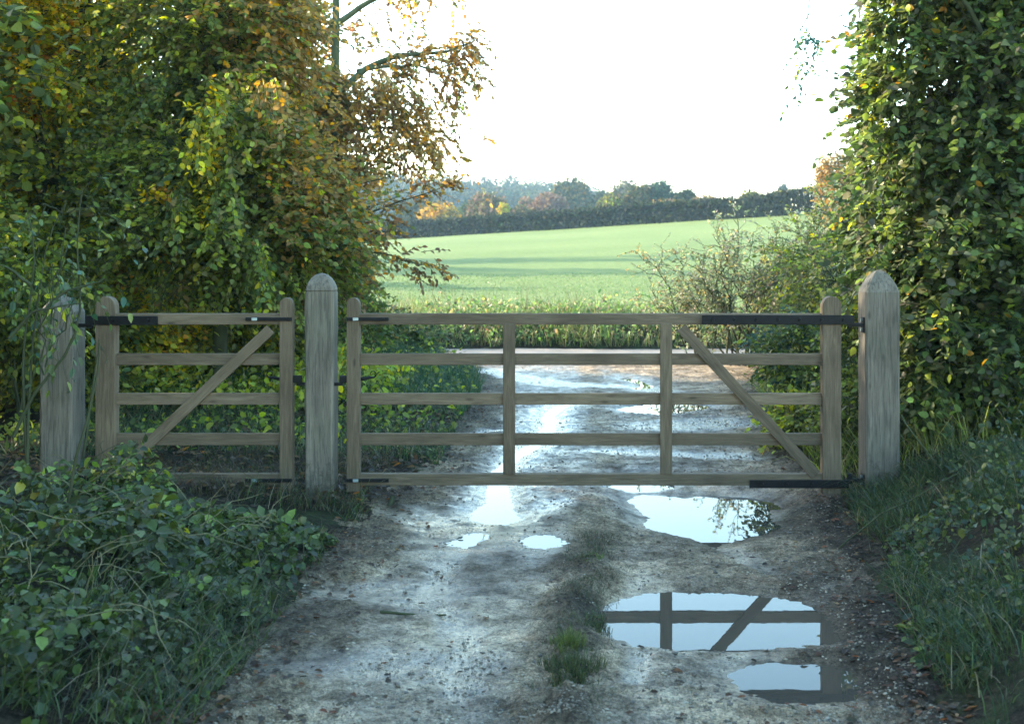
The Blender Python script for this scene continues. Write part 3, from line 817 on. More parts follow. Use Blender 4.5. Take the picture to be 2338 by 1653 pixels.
# nearer russet sprays of a hornbeam reaching over the field
def col_horn(B, P, si):
    n = len(B)
    return col_mix(n, si, [BR, RB, (.14, .085, .04), OL, OR], [4, 4, 4, 2.5, .8], .6, 4)
hl = [LP([(700, 560), (790, 500), (850, 468), (910, 447), (960, 428), (1005, 415)], 13.2), LP([(700, 560), (800, 540), (860, 520), (905, 520)], 13.2),
      LP([(700, 580), (800, 560), (880, 572), (930, 592), (975, 597)], 13.2), LP([(700, 560), (760, 440), (830, 410), (880, 395)], 13.4), LP([(690, 600), (760, 620), (830, 620)], 13.2)]
eP, eU = [], []
along(hl[0], 26, .04, (.9, -.1, .1), .35); along(hl[1], 16, .06, (.7, -.1, -.2), .3, .85); along(hl[2], 22, .05, (.8, -.1, -.3), .4); along(hl[3], 16, .09, (.5, -.1, .1), .2, .8); along(hl[4], 26, .1, (.5, -.1, -.3), .2)
along(hl[0], 20, .1, (.6, -.1, -.3), .1, .5)
make_tree('hornbeam_tree', 'brown-leaved bush whose russet sprays reach right against the field', 'tree', base_at(-2.7, 13.6), (-2.75, 13.5, 2.9),
          [blob(670, 500, 13.4, 70, 90), blob(750, 520, 13.4, 50, 50), blob(700, 620, 13.3, 70, 40)],
          60, 12, .26, 9, .062, col_horn, .05, extra_limbs=[(l_, .016, .004, 10, .02, 5) for l_ in hl], extra_sprays=(np.array(eP), np.array(eU)), asp=.56, droop=.15, down=.1)

def simple_col(pals, w, s, seed):
    return lambda B, P, si: col_mix(len(B), si, pals, w, s, seed)
# background trees that close the left side
for i, (x, y, hh, lab, pp, ww) in enumerate([
    (-8.3, 16.9, 5.2, 'tall dark green tree behind the yellow topped one at far left', [DG, MG, OL, LG], [5, 4, 2, 1]),
    (-6.2, 17.0, 5.0, 'dense green tree filling the middle of the left thicket', [DG, MG, OL, BR], [5, 3, 3, 1]),
    (-5.2, 17.1, 4.2, 'orange tinted tree at the back of the left thicket', [BR, OL, OR, MG], [4, 4, 1.5, 2]),
    (-10.5, 15.0, 5.0, 'shady tree at the outer left of the thicket', [DG, MG, LG], [5, 4, 1])]):
    make_tree('thicket_tree', lab, 'tree', base_at(x, y), (x+.2, y, hh*.75),
              [((x+rng.normal(0, .5), y+rng.normal(0, .4), z), (1.7, 1.5, 1.3)) for z in np.linspace(1.0, hh-1, 6)],
              120, 14, .5, 12, .09, simple_col(pp, ww, .7, 20+i), .12, asp=.75, group=None)
# undergrowth behind the narrow gate; sunlight is painted into the first two palettes
for i, (x, y, Y, rx, ry, lab, pp, ww, sz) in enumerate([
    (300, 735, 13.0, 120, 75, 'yellow and orange leaved shrub brightened as if sunlit, seen through the narrow gate near its top left', [YG, YE, LG, OR, MG], [5, 4, 4, 1.2, 1], .07),
    (470, 700, 13.5, 130, 85, 'green shrub behind the middle of the narrow gate', [MG, YG, LG, OL, YE], [4, 3, 5, 2, 1], .07),
    (130, 740, 12.0, 120, 110, 'green shrub behind the far left oak post', [MG, DG, LG, YG], [4, 5, 2, 1], .07),
    (590, 740, 14.0, 100, 90, 'dark green shrub behind the round topped post', [DG, MG, OL], [5, 3, 2], .065),
    (760, 700, 15.5, 70, 75, 'dark shrub with small leaves right of the round topped post', [DG, MG, OL, BR], [6, 3, 2, 1], .06),
    (860, 755, 17.3, 95, 42, 'low dark bush at the lane edge seen under the top rail of the wide gate', [DG, (.05, .09, .04), OL], [5, 4, 2], .06),
    (50, 600, 11.0, 110, 130, 'leafy shrub at the left edge above the oak post', [MG, DG, LG, YG], [5, 4, 3, 1], .07)]):
    c = W(x, y, Y); b = base_at(c[0], c[1])
    make_tree('shrub', lab, 'shrub', b, (c[0], c[1], c[2]), [(c, (rx*Y/F, .5, ry*Y/F)), (c-np.array([0, 0, ry*Y/F*.5]), (rx*Y/F*1.1, .6, ry*Y/F*.6))],
              46, 12, .35, 9, sz, simple_col(pp, ww, .6, 30+i), .02, asp=.7, trunk_name='stems', crown_name='foliage', twig_r=.003,
              stems=[([np.array(b)+rng.normal(0, .05, 3)*[1, 1, 0], c+np.array([s_, 0, .2])], .014, .004) for s_ in (-.4, -.15, .15, .4)])

# dark stemmed sapling with hanging bluish leaves in front of the far left post
def LPY(pts, Y): return [tuple(W(x, y, Y)) for x, y in pts]
ss = [LPY([(60, 1010), (72, 760), (95, 600), (110, 520), (150, 450)], 7.2), LPY([(60, 1010), (50, 800), (70, 640), (85, 560), (60, 470)], 7.2),
      LPY([(30, 980), (80, 870), (150, 800), (185, 700), (170, 560), (185, 420)], 7.1), LPY([(100, 700), (140, 650), (200, 640), (235, 625)], 7.0),
      LPY([(185, 1030), (205, 900), (222, 760)], 7.6), LPY([(20, 760), (70, 700), (120, 690), (190, 680)], 6.9), LPY([(70, 640), (20, 600), (-30, 590)], 7)]
eP, eU = [], []
for s_ in (ss[0], ss[1], ss[2], ss[3], ss[5], ss[6]): along(s_, 3, .07, (.3, -.3, -.4), .45)
along(LPY([(90, 590), (130, 620), (170, 660)], 7.3), 16, .07, (.2, -.3, -.5)); along(LPY([(60, 640), (100, 690), (110, 740)], 7.3), 9, .06, (.2, -.3, -.5))
sap_base = base_at(W(60, 1010, 7.2)[0], 7.2)
for s_ in ss[:2]: s_.insert(0, sap_base)
make_tree('sapling', 'thin dark stemmed sapling with sparse drooping blue-green leaves in front of the far left post', 'sapling', sap_base, tuple(ss[0][-1]),
          [(np.array(ss[0][-1]), (.25, .2, .25)), (W(110, 640, 7.0), (.28, .2, .16)), (W(200, 610, 7.0), (.12, .1, .08))], 5, 3, .2, 4, .06,
          simple_col([(.04, .09, .05), DG, MG, YG], [3, 4, 3, .6], .5, 51), .012, mleaf='leaf_gloss', mbark='twig',
          stems=[(s_, .011, .003) for s_ in ss], extra_sprays=(np.array(eP), np.array(eU)), asp=.5, droop=.6, down=.7, trunk_name='stems', crown_name='foliage', twig_r=.0025)

# --- bramble mounds, left foreground
def moundz(x, y, c): return 0
def make_mound(label, cx_, cy_, rx, ry, hh, n, size, pp, ww, seed, cane=6, name='bramble_bush', cat='bramble', lim=None):
    b = base_at(cx_, cy_); root = empty(name, b, label, cat)
    th = rng.random(n)*2*PI; r = np.sqrt(rng.random(n)); x = cx_+rx*r*np.cos(th); y = cy_+ry*r*np.sin(th)
    top = gz0(x, y)+hh*(1-r**2.2)*(.72+1.1*fbm(x*3.2, y*3.2, 3))
    lay = rng.random(n)**.45
    z = gz0(x, y)*(1-lay)+top*lay+.02
    if lim is not None:
        k_ = lim(x, y, z) & (fbm(x*5.5+7, y*5.5, 3)+rng.normal(0, .14, n) > -.05); x, y, z, th, r = x[k_], y[k_], z[k_], th[k_], r[k_]; n = len(x)
    B = np.stack([x, y, z], 1)
    D = norm(np.stack([np.cos(th)*r, np.sin(th)*r-.35, -.15+rng.normal(0, .2, n)], 1)+rng.normal(size=(n, 3))*.5)
    Nn = norm(np.array([0, -.35, 1.])+rng.normal(size=(n, 3))*.4)
    ci = (fbm(x*4, y*4, 2)*40).astype(int); ci -= ci.min()
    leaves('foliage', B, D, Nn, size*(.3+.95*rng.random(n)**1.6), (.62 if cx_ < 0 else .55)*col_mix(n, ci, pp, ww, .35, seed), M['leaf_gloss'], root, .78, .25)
    a = np.stack([cx_+rng.normal(0, rx*.5, cane), cy_+rng.normal(0, ry*.4, cane), np.zeros(cane)], 1); a[:, 2] = gz0(a[:, 0], a[:, 1])-.02
    e = a+np.stack([rng.normal(.15, rx*.6, cane), rng.normal(-.1, ry*.35, cane), hh*(.4+.6*rng.random(cane))], 1)
    e[:, 0] = np.where(cx_ < 0, np.minimum(e[:, 0], XL(e[:, 1])-.12), np.maximum(e[:, 0], XR(e[:, 1])+.12))
    a[:, 0] = np.where(cx_ < 0, np.minimum(a[:, 0], XL(a[:, 1])-.1), np.maximum(a[:, 0], XR(a[:, 1])+.1))
    cc_ = bez(a, e, 8, .2, .03)
    for q in range(cane): tubes('cane', [(cc_[q:q+1], np.linspace(.003, .0012, 8)[None], 5)], M['twig'], root)
    return root
def gz0(x, y):
    x = np.asarray(x); y = np.asarray(y)
    return np.where(y < 22.4, np.maximum(bankz(x, y), nearh(x, y)), fieldh(x, y))
inn = lambda x, y, z: (x < XL(y)-.02)
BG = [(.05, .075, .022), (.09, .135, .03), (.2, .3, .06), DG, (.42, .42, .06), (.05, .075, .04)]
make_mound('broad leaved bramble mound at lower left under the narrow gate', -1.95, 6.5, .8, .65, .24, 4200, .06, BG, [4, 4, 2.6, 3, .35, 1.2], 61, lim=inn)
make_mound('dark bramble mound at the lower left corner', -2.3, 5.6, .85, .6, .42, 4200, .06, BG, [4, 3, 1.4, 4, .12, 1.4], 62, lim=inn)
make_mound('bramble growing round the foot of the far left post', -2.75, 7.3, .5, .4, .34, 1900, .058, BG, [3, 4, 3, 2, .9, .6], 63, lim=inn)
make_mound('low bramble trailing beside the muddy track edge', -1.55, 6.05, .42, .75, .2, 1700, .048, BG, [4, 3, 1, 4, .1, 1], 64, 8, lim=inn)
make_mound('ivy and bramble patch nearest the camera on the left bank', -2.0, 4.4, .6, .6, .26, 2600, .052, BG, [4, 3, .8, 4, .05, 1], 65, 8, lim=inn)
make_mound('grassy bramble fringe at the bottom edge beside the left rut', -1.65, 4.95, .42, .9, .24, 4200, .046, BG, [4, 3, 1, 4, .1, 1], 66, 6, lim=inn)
# large arching stems over the mound
ar = empty('bramble_cane', base_at(-2.35, 5.7), 'thick dark bramble cane arching over the left foreground', 'bramble')
for q_ in (poly(LPY([(140, 1340), (135, 1240), (150, 1120), (165, 1050), (190, 970), (215, 860), (222, 770)], 5.9), .011, .004, 20, .006, 7),
               poly(LPY([(40, 1215), (110, 1160), (250, 1110), (400, 1070), (430, 1060)], 6.1), .005, .002, 16, .01, 5)):
    tubes('cane', [q_], M['twig'], ar)
stw = empty('dry_stalk', tuple(W(205, 1540, 5.0)), 'pale straight dry stalk standing in the lower left brambles', 'stalk')
for q_ in (poly(LPY([(205, 1560), (222, 1430), (245, 1320), (258, 1270)], 5.0), .0025, .0015, 8, .003, 5), poly(LPY([(268, 1400), (300, 1340), (322, 1305)], 5.0), .0022, .001, 6, .002, 5)):
    tubes('stem', [q_], M['straw'], stw)

# --- right side
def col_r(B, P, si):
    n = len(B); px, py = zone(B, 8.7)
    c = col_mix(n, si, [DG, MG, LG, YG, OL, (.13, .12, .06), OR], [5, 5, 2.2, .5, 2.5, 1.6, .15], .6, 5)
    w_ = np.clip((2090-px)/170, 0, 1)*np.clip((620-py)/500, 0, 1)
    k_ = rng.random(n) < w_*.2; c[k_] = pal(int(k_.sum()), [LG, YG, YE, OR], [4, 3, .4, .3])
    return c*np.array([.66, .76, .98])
def rb(x, y, rx, ry, Y=8.9, rd=.35): return blob(x, y, Y, rx, ry, rd)
eP, eU = [], []
for y_ in np.linspace(-30, 600, 46):
    eP.append(W(1985+rng.normal(0, 18)+max(0, 250-y_)*.05, y_, 8.6+rng.normal(0, .1))); eU.append((-.8, -.3, -.1+rng.normal(0, .3)))
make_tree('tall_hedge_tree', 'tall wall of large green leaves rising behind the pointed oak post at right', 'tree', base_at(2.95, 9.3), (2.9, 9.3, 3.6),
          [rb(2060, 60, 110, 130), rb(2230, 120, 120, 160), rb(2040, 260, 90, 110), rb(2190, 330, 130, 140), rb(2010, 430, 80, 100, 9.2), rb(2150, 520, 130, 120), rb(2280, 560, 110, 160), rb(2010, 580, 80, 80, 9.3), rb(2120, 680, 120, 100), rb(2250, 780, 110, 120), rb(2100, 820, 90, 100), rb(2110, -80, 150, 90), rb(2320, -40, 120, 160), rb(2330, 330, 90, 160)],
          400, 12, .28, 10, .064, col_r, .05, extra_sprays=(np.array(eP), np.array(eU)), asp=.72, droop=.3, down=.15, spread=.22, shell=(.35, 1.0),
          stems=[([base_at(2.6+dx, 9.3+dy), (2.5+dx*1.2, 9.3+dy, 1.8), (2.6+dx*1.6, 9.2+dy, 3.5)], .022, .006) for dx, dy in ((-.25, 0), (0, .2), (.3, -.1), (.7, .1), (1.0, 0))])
# second layer of hedge going back along the right of the track
hr = [(3.0, 11.2, 1.85, .72, 'green hedge shrub behind the hinge side of the wide gate', [DG, MG, OL, (.08, .09, .06), LG], [5, 4, 3, 2, 1], .055, 1),
      (3.35, 13.6, 1.75, .75, 'tall mixed shrub on the right of the track beyond the gate', [DG, MG, OL, LG, (.13, .12, .06), YG], [4, 4, 3, 2, 2, .6], .055, 1),
      (3.8, 16.6, 1.8, .85, 'ivy covered hedge shrub at the corner of track and lane', [DG, (.03, .06, .04), OL, BR], [5, 4, 3, 1], .05, 1),
      (4.4, 11.0, 4.6, 1.2, 'tall shrub inside the right hand hedge', [DG, MG, OL], [5, 4, 3], .08, 1)]
for i, (x, y, hh, r_, lab, pp, ww, sz, _) in enumerate(hr):
    b = base_at(x, y)
    make_tree('hedge_shrub', lab, 'shrub', b, (x, y, hh*.8), [((x+rng.normal(0, .12), y+rng.normal(0, .3), z), (r_*.62*(1.15-.3*z/hh), r_*.9, .5)) for z in np.arange(.45, hh-.2, .45)],
              100, 12, .36, 10, sz, simple_col(pp, ww, .55, 70+i), .03, asp=.68, trunk_name='stems', crown_name='foliage', twig_r=.003,
              stems=[([np.array(b), (x+s_, y, hh*.5), (x+s_*1.5, y, hh*.85)], .02, .005) for s_ in (-.4, -.1, .2, .5)])
# low leafy growth beside hinge stile
for i, (x, y, Y, rx, ry, lab, pp, ww) in enumerate([
    (1795, 800, 11.0, 75, 90, 'dark ivy bush behind the brace of the wide gate', [DG, MG, (.03, .07, .05), LG], [5, 3, 3, .7]),
    (1800, 940, 10.2, 60, 45, 'yellow-green weeds between brace and hinge stile', [LG, YG, MG, (.3, .22, .08)], [4, 3, 3, 1]),
    (1905, 900, 9.3, 35, 170, 'narrow strip of shrub between hinge stile and pointed post', [DG, MG, LG, OL], [4, 4, 1.5, 2]),
    (1770, 640, 17.0, 90, 70, 'dark tangled shrub under the hawthorn by the lane', [DG, (.05, .06, .045), OL, (.1, .085, .06)], [4, 4, 2, 2])]):
    c = W(x, y, Y); b = base_at(c[0], c[1])
    make_tree('shrub', lab, 'shrub', b, (c[0], c[1], c[2]), [(c, (rx*Y/F, .3, ry*Y/F))], 34, 10, .22, 8, .05, simple_col(pp, ww, .6, 80+i), .012, asp=.66,
              trunk_name='stems', crown_name='foliage', twig_r=.0025, stems=[([np.array(b), c+np.array([s_, 0, .1])], .01, .003) for s_ in (-.12, .0, .12)])
# hawthorns with thin orange leaves by the lane
HC = [(.28, .24, .12), (.36, .25, .1), (.22, .23, .12), (.19, .23, .12), (.25, .22, .17)]
HC = [tuple(np.array(q)*np.array([.74, .86, .9])) for q in HC]
def bush_fan(name, label, x, y, Y, pts, sz, nsp, pp, ww, seed, r0=.018):
    c0 = W(x, y, Y); b = base_at(c0[0], Y)
    root = empty(name, b, label, 'bush')
    K = 10; tips = np.array([W(px, py, Y+rng.normal(0, .5)) for px, py in pts]); n = len(tips)
    st = np.array([b]*n)+rng.normal(0, .12, (n, 3))*[1, 1, 0]
    L1 = bez(st, tips, K, .05, .035)
    g = [(L1, np.linspace(r0, .004, K)[None].repeat(n, 0), 5)]
    m2 = 16; ii = np.repeat(np.arange(n), m2); tt = .3+.68*rng.random(n*m2); fi = tt*(K-1); lo = fi.astype(int); hi = np.minimum(lo+1, K-1)
    s2 = L1[ii, lo]*(1-(fi-lo))[:, None]+L1[ii, hi]*(fi-lo)[:, None]
    dr = norm(tips[ii]-st[ii]); d2 = norm(dr*.6+rng.normal(size=(len(ii), 3))*.6+[0, 0, .15])
    L2 = bez(s2, s2+d2*(.25+.45*rng.random((len(ii), 1)))*(1.2-tt[:, None]*.6), 5, .04, .07)
    g.append((L2, np.linspace(.005, .0022, 5)[None].repeat(len(ii), 0), 4))
    q = rng.integers(0, len(ii), nsp); kk = rng.integers(1, 5, nsp)
    P = L2[q, kk]; U = norm(d2[q]+rng.normal(size=(nsp, 3))*.6)
    B, D, Nn, S, si, tw = sprays(P, U, .2, 8, sz, .1, 0)
    g.append((tw, np.linspace(.0028, .0015, 4)[None].repeat(nsp, 0), 3))
    leaves('foliage', B, D, Nn, S, col_mix(len(B), si, pp, ww, .5, seed), M['leaf'], root, .7)
    tubes('stems', g, M['twig'], root)
    return root
bush_fan('hawthorn_bush', 'sparse hawthorn with thin orange and olive leaves standing against the bright field', 1670, 700, 18.0,
         [(1655, 495), (1600, 530), (1560, 600), (1690, 520), (1720, 560), (1640, 560), (1580, 640), (1700, 610), (1750, 600), (1620, 600), (1540, 660), (1740, 520), (1660, 620), (1600, 670)], .042, 760, HC, [2, 1.2, 4, 4, 3], 90)
bush_fan('hawthorn_bush', 'low outermost thorn bush trailing left over the verge toward the field', 1560, 700, 19.0,
         [(1470, 595), (1490, 640), (1520, 580), (1560, 620), (1530, 680), (1600, 640), (1460, 650)], .04, 380, HC, [3, 3, 3, 3, 2], 91, .012)
bush_fan('hawthorn_bush', 'taller thorn bush beside the right hand hedge with a long dark leaning stem', 1800, 700, 17.4,
         [(1790, 510), (1830, 500), (1860, 450), (1760, 560), (1800, 580), (1850, 570), (1880, 500), (1900, 560), (1740, 640), (1820, 640), (1880, 430)], .042, 1000, HC+[DG, MG], [2, 1.5, 4, 4, 3, 3, 3], 92)
lsm = empty('leaning_branch', tuple(W(1800, 620, 16.5)), 'long dark bare branch leaning through the thorn bush at right', 'branch')
tubes('branch', [poly(LPY([(1780, 650), (1820, 585), (1850, 540), (1880, 500)], 16.5), .016, .008, 10, .01, 6)], M['twig'], lsm)

# right foreground bank: nettles, ivy
inr = lambda x, y, z: (x > XR(y)+.02)
for (x, y, rx, ry, hh, n, lab, seed) in [(2.75, 7.5, .6, .65, .42, 2400, 'leafy weeds at the foot of the pointed post', 101), (2.35, 6.2, .75, .9, .2, 3600, 'low green plants on the right bank beside the puddles', 102),
                                     (2.05, 4.9, .75, .8, .12, 2600, 'low plants at the lower right corner of the bank', 103), (3.3, 6.9, .55, 1.0, 1.0, 3000, 'dark leafy bramble at the right edge of the picture', 104)]:
    make_mound(lab, x, y, rx, ry, hh, n, .042, [DG, (.05, .095, .045), MG, LG], [4, 4, 4, .8], seed, 14, 'weed_clump', 'weeds', lim=inr)
tw = empty('bare_bramble', base_at(2.3, 6.6), 'thin bare bramble stems reaching over the right bank', 'bramble')
for q_ in (poly(LPY([(1880, 1230), (1960, 1165), (2060, 1110), (2150, 1060)], 6.6), .005, .003, 12, .008, 5), poly(LPY([(1940, 1260), (2020, 1330), (2100, 1300), (2230, 1270)], 5.8), .004, .002, 12, .008, 5),
                poly(LPY([(2130, 1250), (2180, 1180), (2200, 1110)], 6.0), .005, .003, 8, .008, 5), poly(LPY([(2020, 930), (2080, 1020), (2130, 1080)], 7.4), .006, .004, 8, .01, 5)):
    tubes('cane', [q_], M['twig'], tw)
# hanging twig from a bough over the track
bough = [base_at(3.2, 8.9), (3.15, 8.8, 2.6), (2.6, 8.4, 3.45), (1.9, 8.05, 3.62), (1.45, 8.0, 3.5)]
root = empty('overhanging_tree', base_at(3.2, 8.9), 'slender tree at right whose bough hangs a spray of small blue-green leaves over the track', 'tree')
hz = [LPY([(1815, 0), (1808, 90), (1795, 150), (1775, 235)], 8.0), LPY([(1800, 60), (1830, 95), (1822, 160)], 8.0), LPY([(1815, 30), (1780, 110), (1800, 190)], 8.0)]
tubes('trunk', [poly(bough, .035, .008, 20, .02, 7)]+[poly(h_, .0035, .0012, 10, .01, 4) for h_ in hz]+[poly([bough[-1], hz[0][0]], .006, .004, 5, .005, 4)], M['bark'], root)
P = []
for h_ in hz:
    h_ = np.array(h_)
    for i in range(15):
        t = .15+.85*rng.random(); P.append([np.interp(t, np.linspace(0, 1, len(h_)), h_[:, j]) for j in range(3)])
P = np.array(P)+rng.normal(0, .02, (len(P), 3)); U = norm(np.stack([rng.normal(0, .6, len(P)), rng.normal(0, .4, len(P)), -np.ones(len(P))*.5], 1))
B, D, Nn, S, si, tws = sprays(P, U, .09, 4, .034, .3, .4)
leaves('crown', B, D, Nn, S, col_mix(len(B), si, [(.04, .1, .08), DG, MG, YG], [4, 3, 2, .3], .3, 9), M['leaf'], root, .5)

# trees beside and behind the viewer that keep the lane in shade, and trees along the left of the field that throw the long shadows
for i, (x, y, hh, r_, lab) in enumerate([(-7.3, 8.2, 6.5, 1.4, 'shade tree left of the viewer, near the far left post'), (-6.9, 4.6, 8, 1.7, 'shade tree on the left bank beside the viewer'),
                                     (-6.2, 1.5, 8, 1.9, 'shade tree on the left bank behind the viewer'), (-11, 9.5, 7, 2.2, 'big shade tree standing back from the left bank'), (-10.5, 5.5, 8, 2.2, 'round shade tree standing back on the left'),
                                     (-7.4, 10.9, 5.2, 1.2, 'compact shade tree just outside the left edge of the view'), (-8.6, 9.6, 6.5, 1.8, 'full crowned shade tree behind the left bank')]):
    make_tree('shade_tree', lab, 'tree', base_at(x, y), (x, y, hh*.75), [((x+rng.normal(0, .4), y+rng.normal(0, .5), z), (r_, r_, 1.2)) for z in np.linspace(1.2, hh-1, 5)],
              90, 12, .7, 12, .13, simple_col([DG, MG, OL, LG], [4, 4, 2, 2], .7, 110+i), .12, asp=.8)
for i, (x, y, hh, r_) in enumerate([(-24, 58, 12, 4), (-21, 66, 7, 2.5), (-20, 44, 6.5, 3), (-22, 36, 5.5, 3), (-26, 71, 14, 3), (-17, 29, 5, 2.6)]):
    z0 = gzb(x, y)
    make_tree('field_edge_tree', ['broad', 'small', 'rounded', 'bushy', 'tallest', 'nearest'][i]+' tree on the left edge of the field, out past the thicket', 'tree', (x, y, z0), (x, y, z0+hh*.75),
              [((x+rng.normal(0, .6), y, z0+z), (r_, r_*.6, 1.4)) for z in np.linspace(1.0, hh-1, 4)], 60, 10, 1.2, 8, .4,
              simple_col([DG, MG, OL, BR], [4, 4, 2, 1], .7, 130+i), .2, simple=True, asp=.8, mleaf='far_leaf')

# --- far hedge, trees, wood
def far_crown(B0, n, size, pals, ww, seed, name, parent, clumps=None, vert=.0):
    """leaf faces through a crown of lumps: B0 list of (centre, radii)"""
    r = np.random.default_rng(seed)
    vol = np.array([a[1][0]*a[1][2] for a in B0]); bi = r.choice(len(B0), n, p=vol/vol.sum())
    c = np.array([a[0] for a in B0])[bi]; R = np.array([a[1] for a in B0])[bi]
    u = norm(r.normal(size=(n, 3))); rad = (.45+.6*r.random((n, 1))**.6)
    P = c+u*R*rad
    col = col_mix(n, bi, pals, ww, .5, seed)
    leaves(name, P, r.normal(size=(n, 3))+np.array([0, 0, vert]), norm(u+r.normal(size=(n, 3))*.6), size*(.5+r.random(n)), col, M['far_leaf'], parent, .8, simple=True)
def lumps(c, R, k, rs, seed):
    r = np.random.default_rng(seed); o = []
    for i in range(k):
        u = norm(r.normal(size=3)); u[2] = abs(u[2])*1.1-.35
        o.append((np.array(c)+u*np.array(R)*.68, tuple(np.array(R)*rs*(.75+.5*r.random()))))
    return o
hd = empty('field_hedge', (0, 123, gzb(0, 123)), 'long dark clipped hedge along the top of the green field', 'hedge')
n = 75000; X_ = -60+110*rng.random(n)
Yh_ = hedgeY(X_); zg = fieldh(X_, Yh_)
ht_ = 1.68+.16*fbm(X_*.35, X_*0, 3)+np.interp(X_, [5, 14, 16, 17.5, 19, 24, 30], [0, .1, -.1, .1, .35, .5, .5])+.35*(rng.random(n)**8)
tv = rng.random(n); yv = Yh_+rng.normal(0, .55, n)*(1-.3*tv)
P_ = np.stack([X_, yv, zg-.1+ht_*np.where(rng.random(n) < .25, 1, tv)], 1)
leaves('foliage', P_, rng.normal(size=(n, 3)), norm(rng.normal(size=(n, 3))+[0, -.6, .4]), .3*(.5+rng.random(n)), pal(n, [(.03, .033, .024), (.036, .045, .026), (.034, .052, .024), (.055, .055, .03)], [4, 3, 3, 1]), M['far_leaf'], hd, .7, simple=True)
sx_ = np.arange(-60, 50, .45); sy_ = hedgeY(sx_); sz_ = fieldh(sx_, sy_)
a_ = np.stack([sx_, sy_, sz_-.1], 1); b_ = a_+np.stack([rng.normal(0, .2, len(sx_)), rng.normal(0, .2, len(sx_)), np.full(len(sx_), 2.0)], 1)
tubes('stems', [(bez(a_, b_, 4, 0, .05), np.linspace(.04, .015, 4)[None].repeat(len(a_), 0), 4)], M['bark'], hd)

GR, TE, PK, YO, OB = (.075, .085, .04), (.035, .06, .04), (.21, .13, .09), (.5, .31, .06), (.16, .12, .05)
FT = [ # x, ytop, ybot, half width, Y, palette, label
 (985, 452, 500, 48, 150, [YO, OR, OB], [4, 1, 3], 'round bush with yellow-orange leaves left of the others beyond the hedge'),
 (940, 440, 500, 60, 190, [GR, TE, OB], [3, 3, 1], 'grey-green tree next to the rusty sprays, beyond the hedge'),
 (1052, 450, 500, 24, 175, [TE, DG], [3, 2], 'small dark conifer between the yellow bush and the grey-brown tree'),
 (1092, 430, 490, 48, 160, [OB, GR, PK], [4, 2, 2], 'domed grey-brown tree behind the hedge'),
 (1128, 452, 490, 17, 150, [YO, YG], [3, 3], 'slim bright yellow tree beyond the hedge'),
 (1170, 462, 490, 42, 150, [OB, PK, GR], [4, 2, 2], 'low olive-brown tree right of the slim yellow one'),
 (1180, 440, 480, 25, 180, [PK, OB, GR], [3, 3, 2], 'pale brown small tree behind the low olive one'),
 (1232, 425, 485, 46, 155, [PK, (.2, .15, .12)], [3, 2], 'round bare-looking pinkish tree in the middle beyond the hedge'),
 (1285, 400, 480, 58, 210, [GR, TE, OB], [4, 3, 2], 'large green domed tree behind the pinkish one'),
 (1345, 425, 480, 30, 215, [TE, GR], [3, 3], 'lower green tree on the right shoulder of the large dome'),
 (1375, 428, 475, 38, 150, [OB, GR, LG], [3, 3, 1], 'light olive tree at the left of the right hand group'),
 (1405, 402, 470, 40, 190, [(.13, .13, .1), GR], [3, 2], 'pale thin topped tree at the back of the right hand group'),
 (1440, 408, 462, 42, 150, [GR, OB, TE], [3, 2, 2], 'tall green tree in the middle of the right hand group'),
 (1480, 406, 458, 36, 150, [TE, (.035, .075, .05)], [3, 3], 'dark blue-green domed tree right of the group'),
 (1532, 420, 455, 28, 150, [TE, GR, OB], [3, 3, 1], 'small blue-green tree just right of the dark dome'),
 (1580, 432, 460, 38, 145, [PK, OB, BR], [3, 2, 1], 'reddish brown low tree over the hedge top'),
 (1500, 445, 462, 55, 135, [PK, OB, BR], [3, 3, 1], 'russet scrub row in front of the dark dome'),
 (1690, 428, 450, 40, 125, [YG, OB, GR], [2, 3, 3], 'yellow-green scrub above the hedge toward the right'),
 (1745, 428, 450, 24, 120, [YG, LG, OB], [2, 3, 2], 'yellowish gap filler bush in the hedge at right'),
 (1757, 410, 440, 14, 260, [TE], [1], 'tiny blue-grey tree above the right end of the hedge'),
 (1440, 462, 478, 60, 140, [OB, PK, GR], [3, 2, 2], 'low olive scrub directly behind the hedge below the green group'),
]
for i, (x, yt, yb, hw, Y, pp, ww, lab) in enumerate(FT):
    zt, hw_m = W(x, yt, Y)[2], hw*Y/F; xc = (x-CX)*Y/F; z0 = gzb(xc, Y)-.3
    hh = max(zt-z0, 1.5); cz = z0+hh*.56; R = (hw_m, hw_m*.9, hh*.46)
    rt = empty('far_tree', (xc, Y, z0), lab, 'tree')
    far_crown(lumps((xc, Y, cz), R, 16, .42, 200+i)+[((xc, Y, cz), tuple(np.array(R)*.75))], int(min(5200, 900+hw*75)), .34*Y/150, pp, ww, 300+i, 'crown', rt)
    tubes('trunk', [poly([(xc, Y, z0-.3), (xc, Y, cz), (xc+.1, Y, z0+hh*.8)], .03*hh, .01*hh, 8, .05, 6)], M['bark'], rt)
# orange tree rising behind the right hedge
c = W(1878, 400, 62); z0 = gzb(c[0], 62)
rt = empty('orange_tree', (c[0], 62, z0), 'orange autumn tree showing behind the upper edge of the right hand hedge', 'tree')
far_crown(lumps((c[0], 62, c[2]-.3), (1.35, 1.2, 1.9), 22, .3, 401)+lumps((c[0]+.5, 62, z0+1.6), (1.2, 1, 1.4), 10, .4, 402), 9000, .12, [(.45, .22, .04), (.35, .2, .06), OB, (.2, .17, .1)], [3, 3, 3, 3], 403, 'crown', rt)
tubes('trunk', [poly([(c[0]+.2, 62, z0-.2), (c[0]+.1, 62, z0+2.5), (c[0], 62, c[2]+1)], .12, .03, 10, .05, 6)], M['bark'], rt)
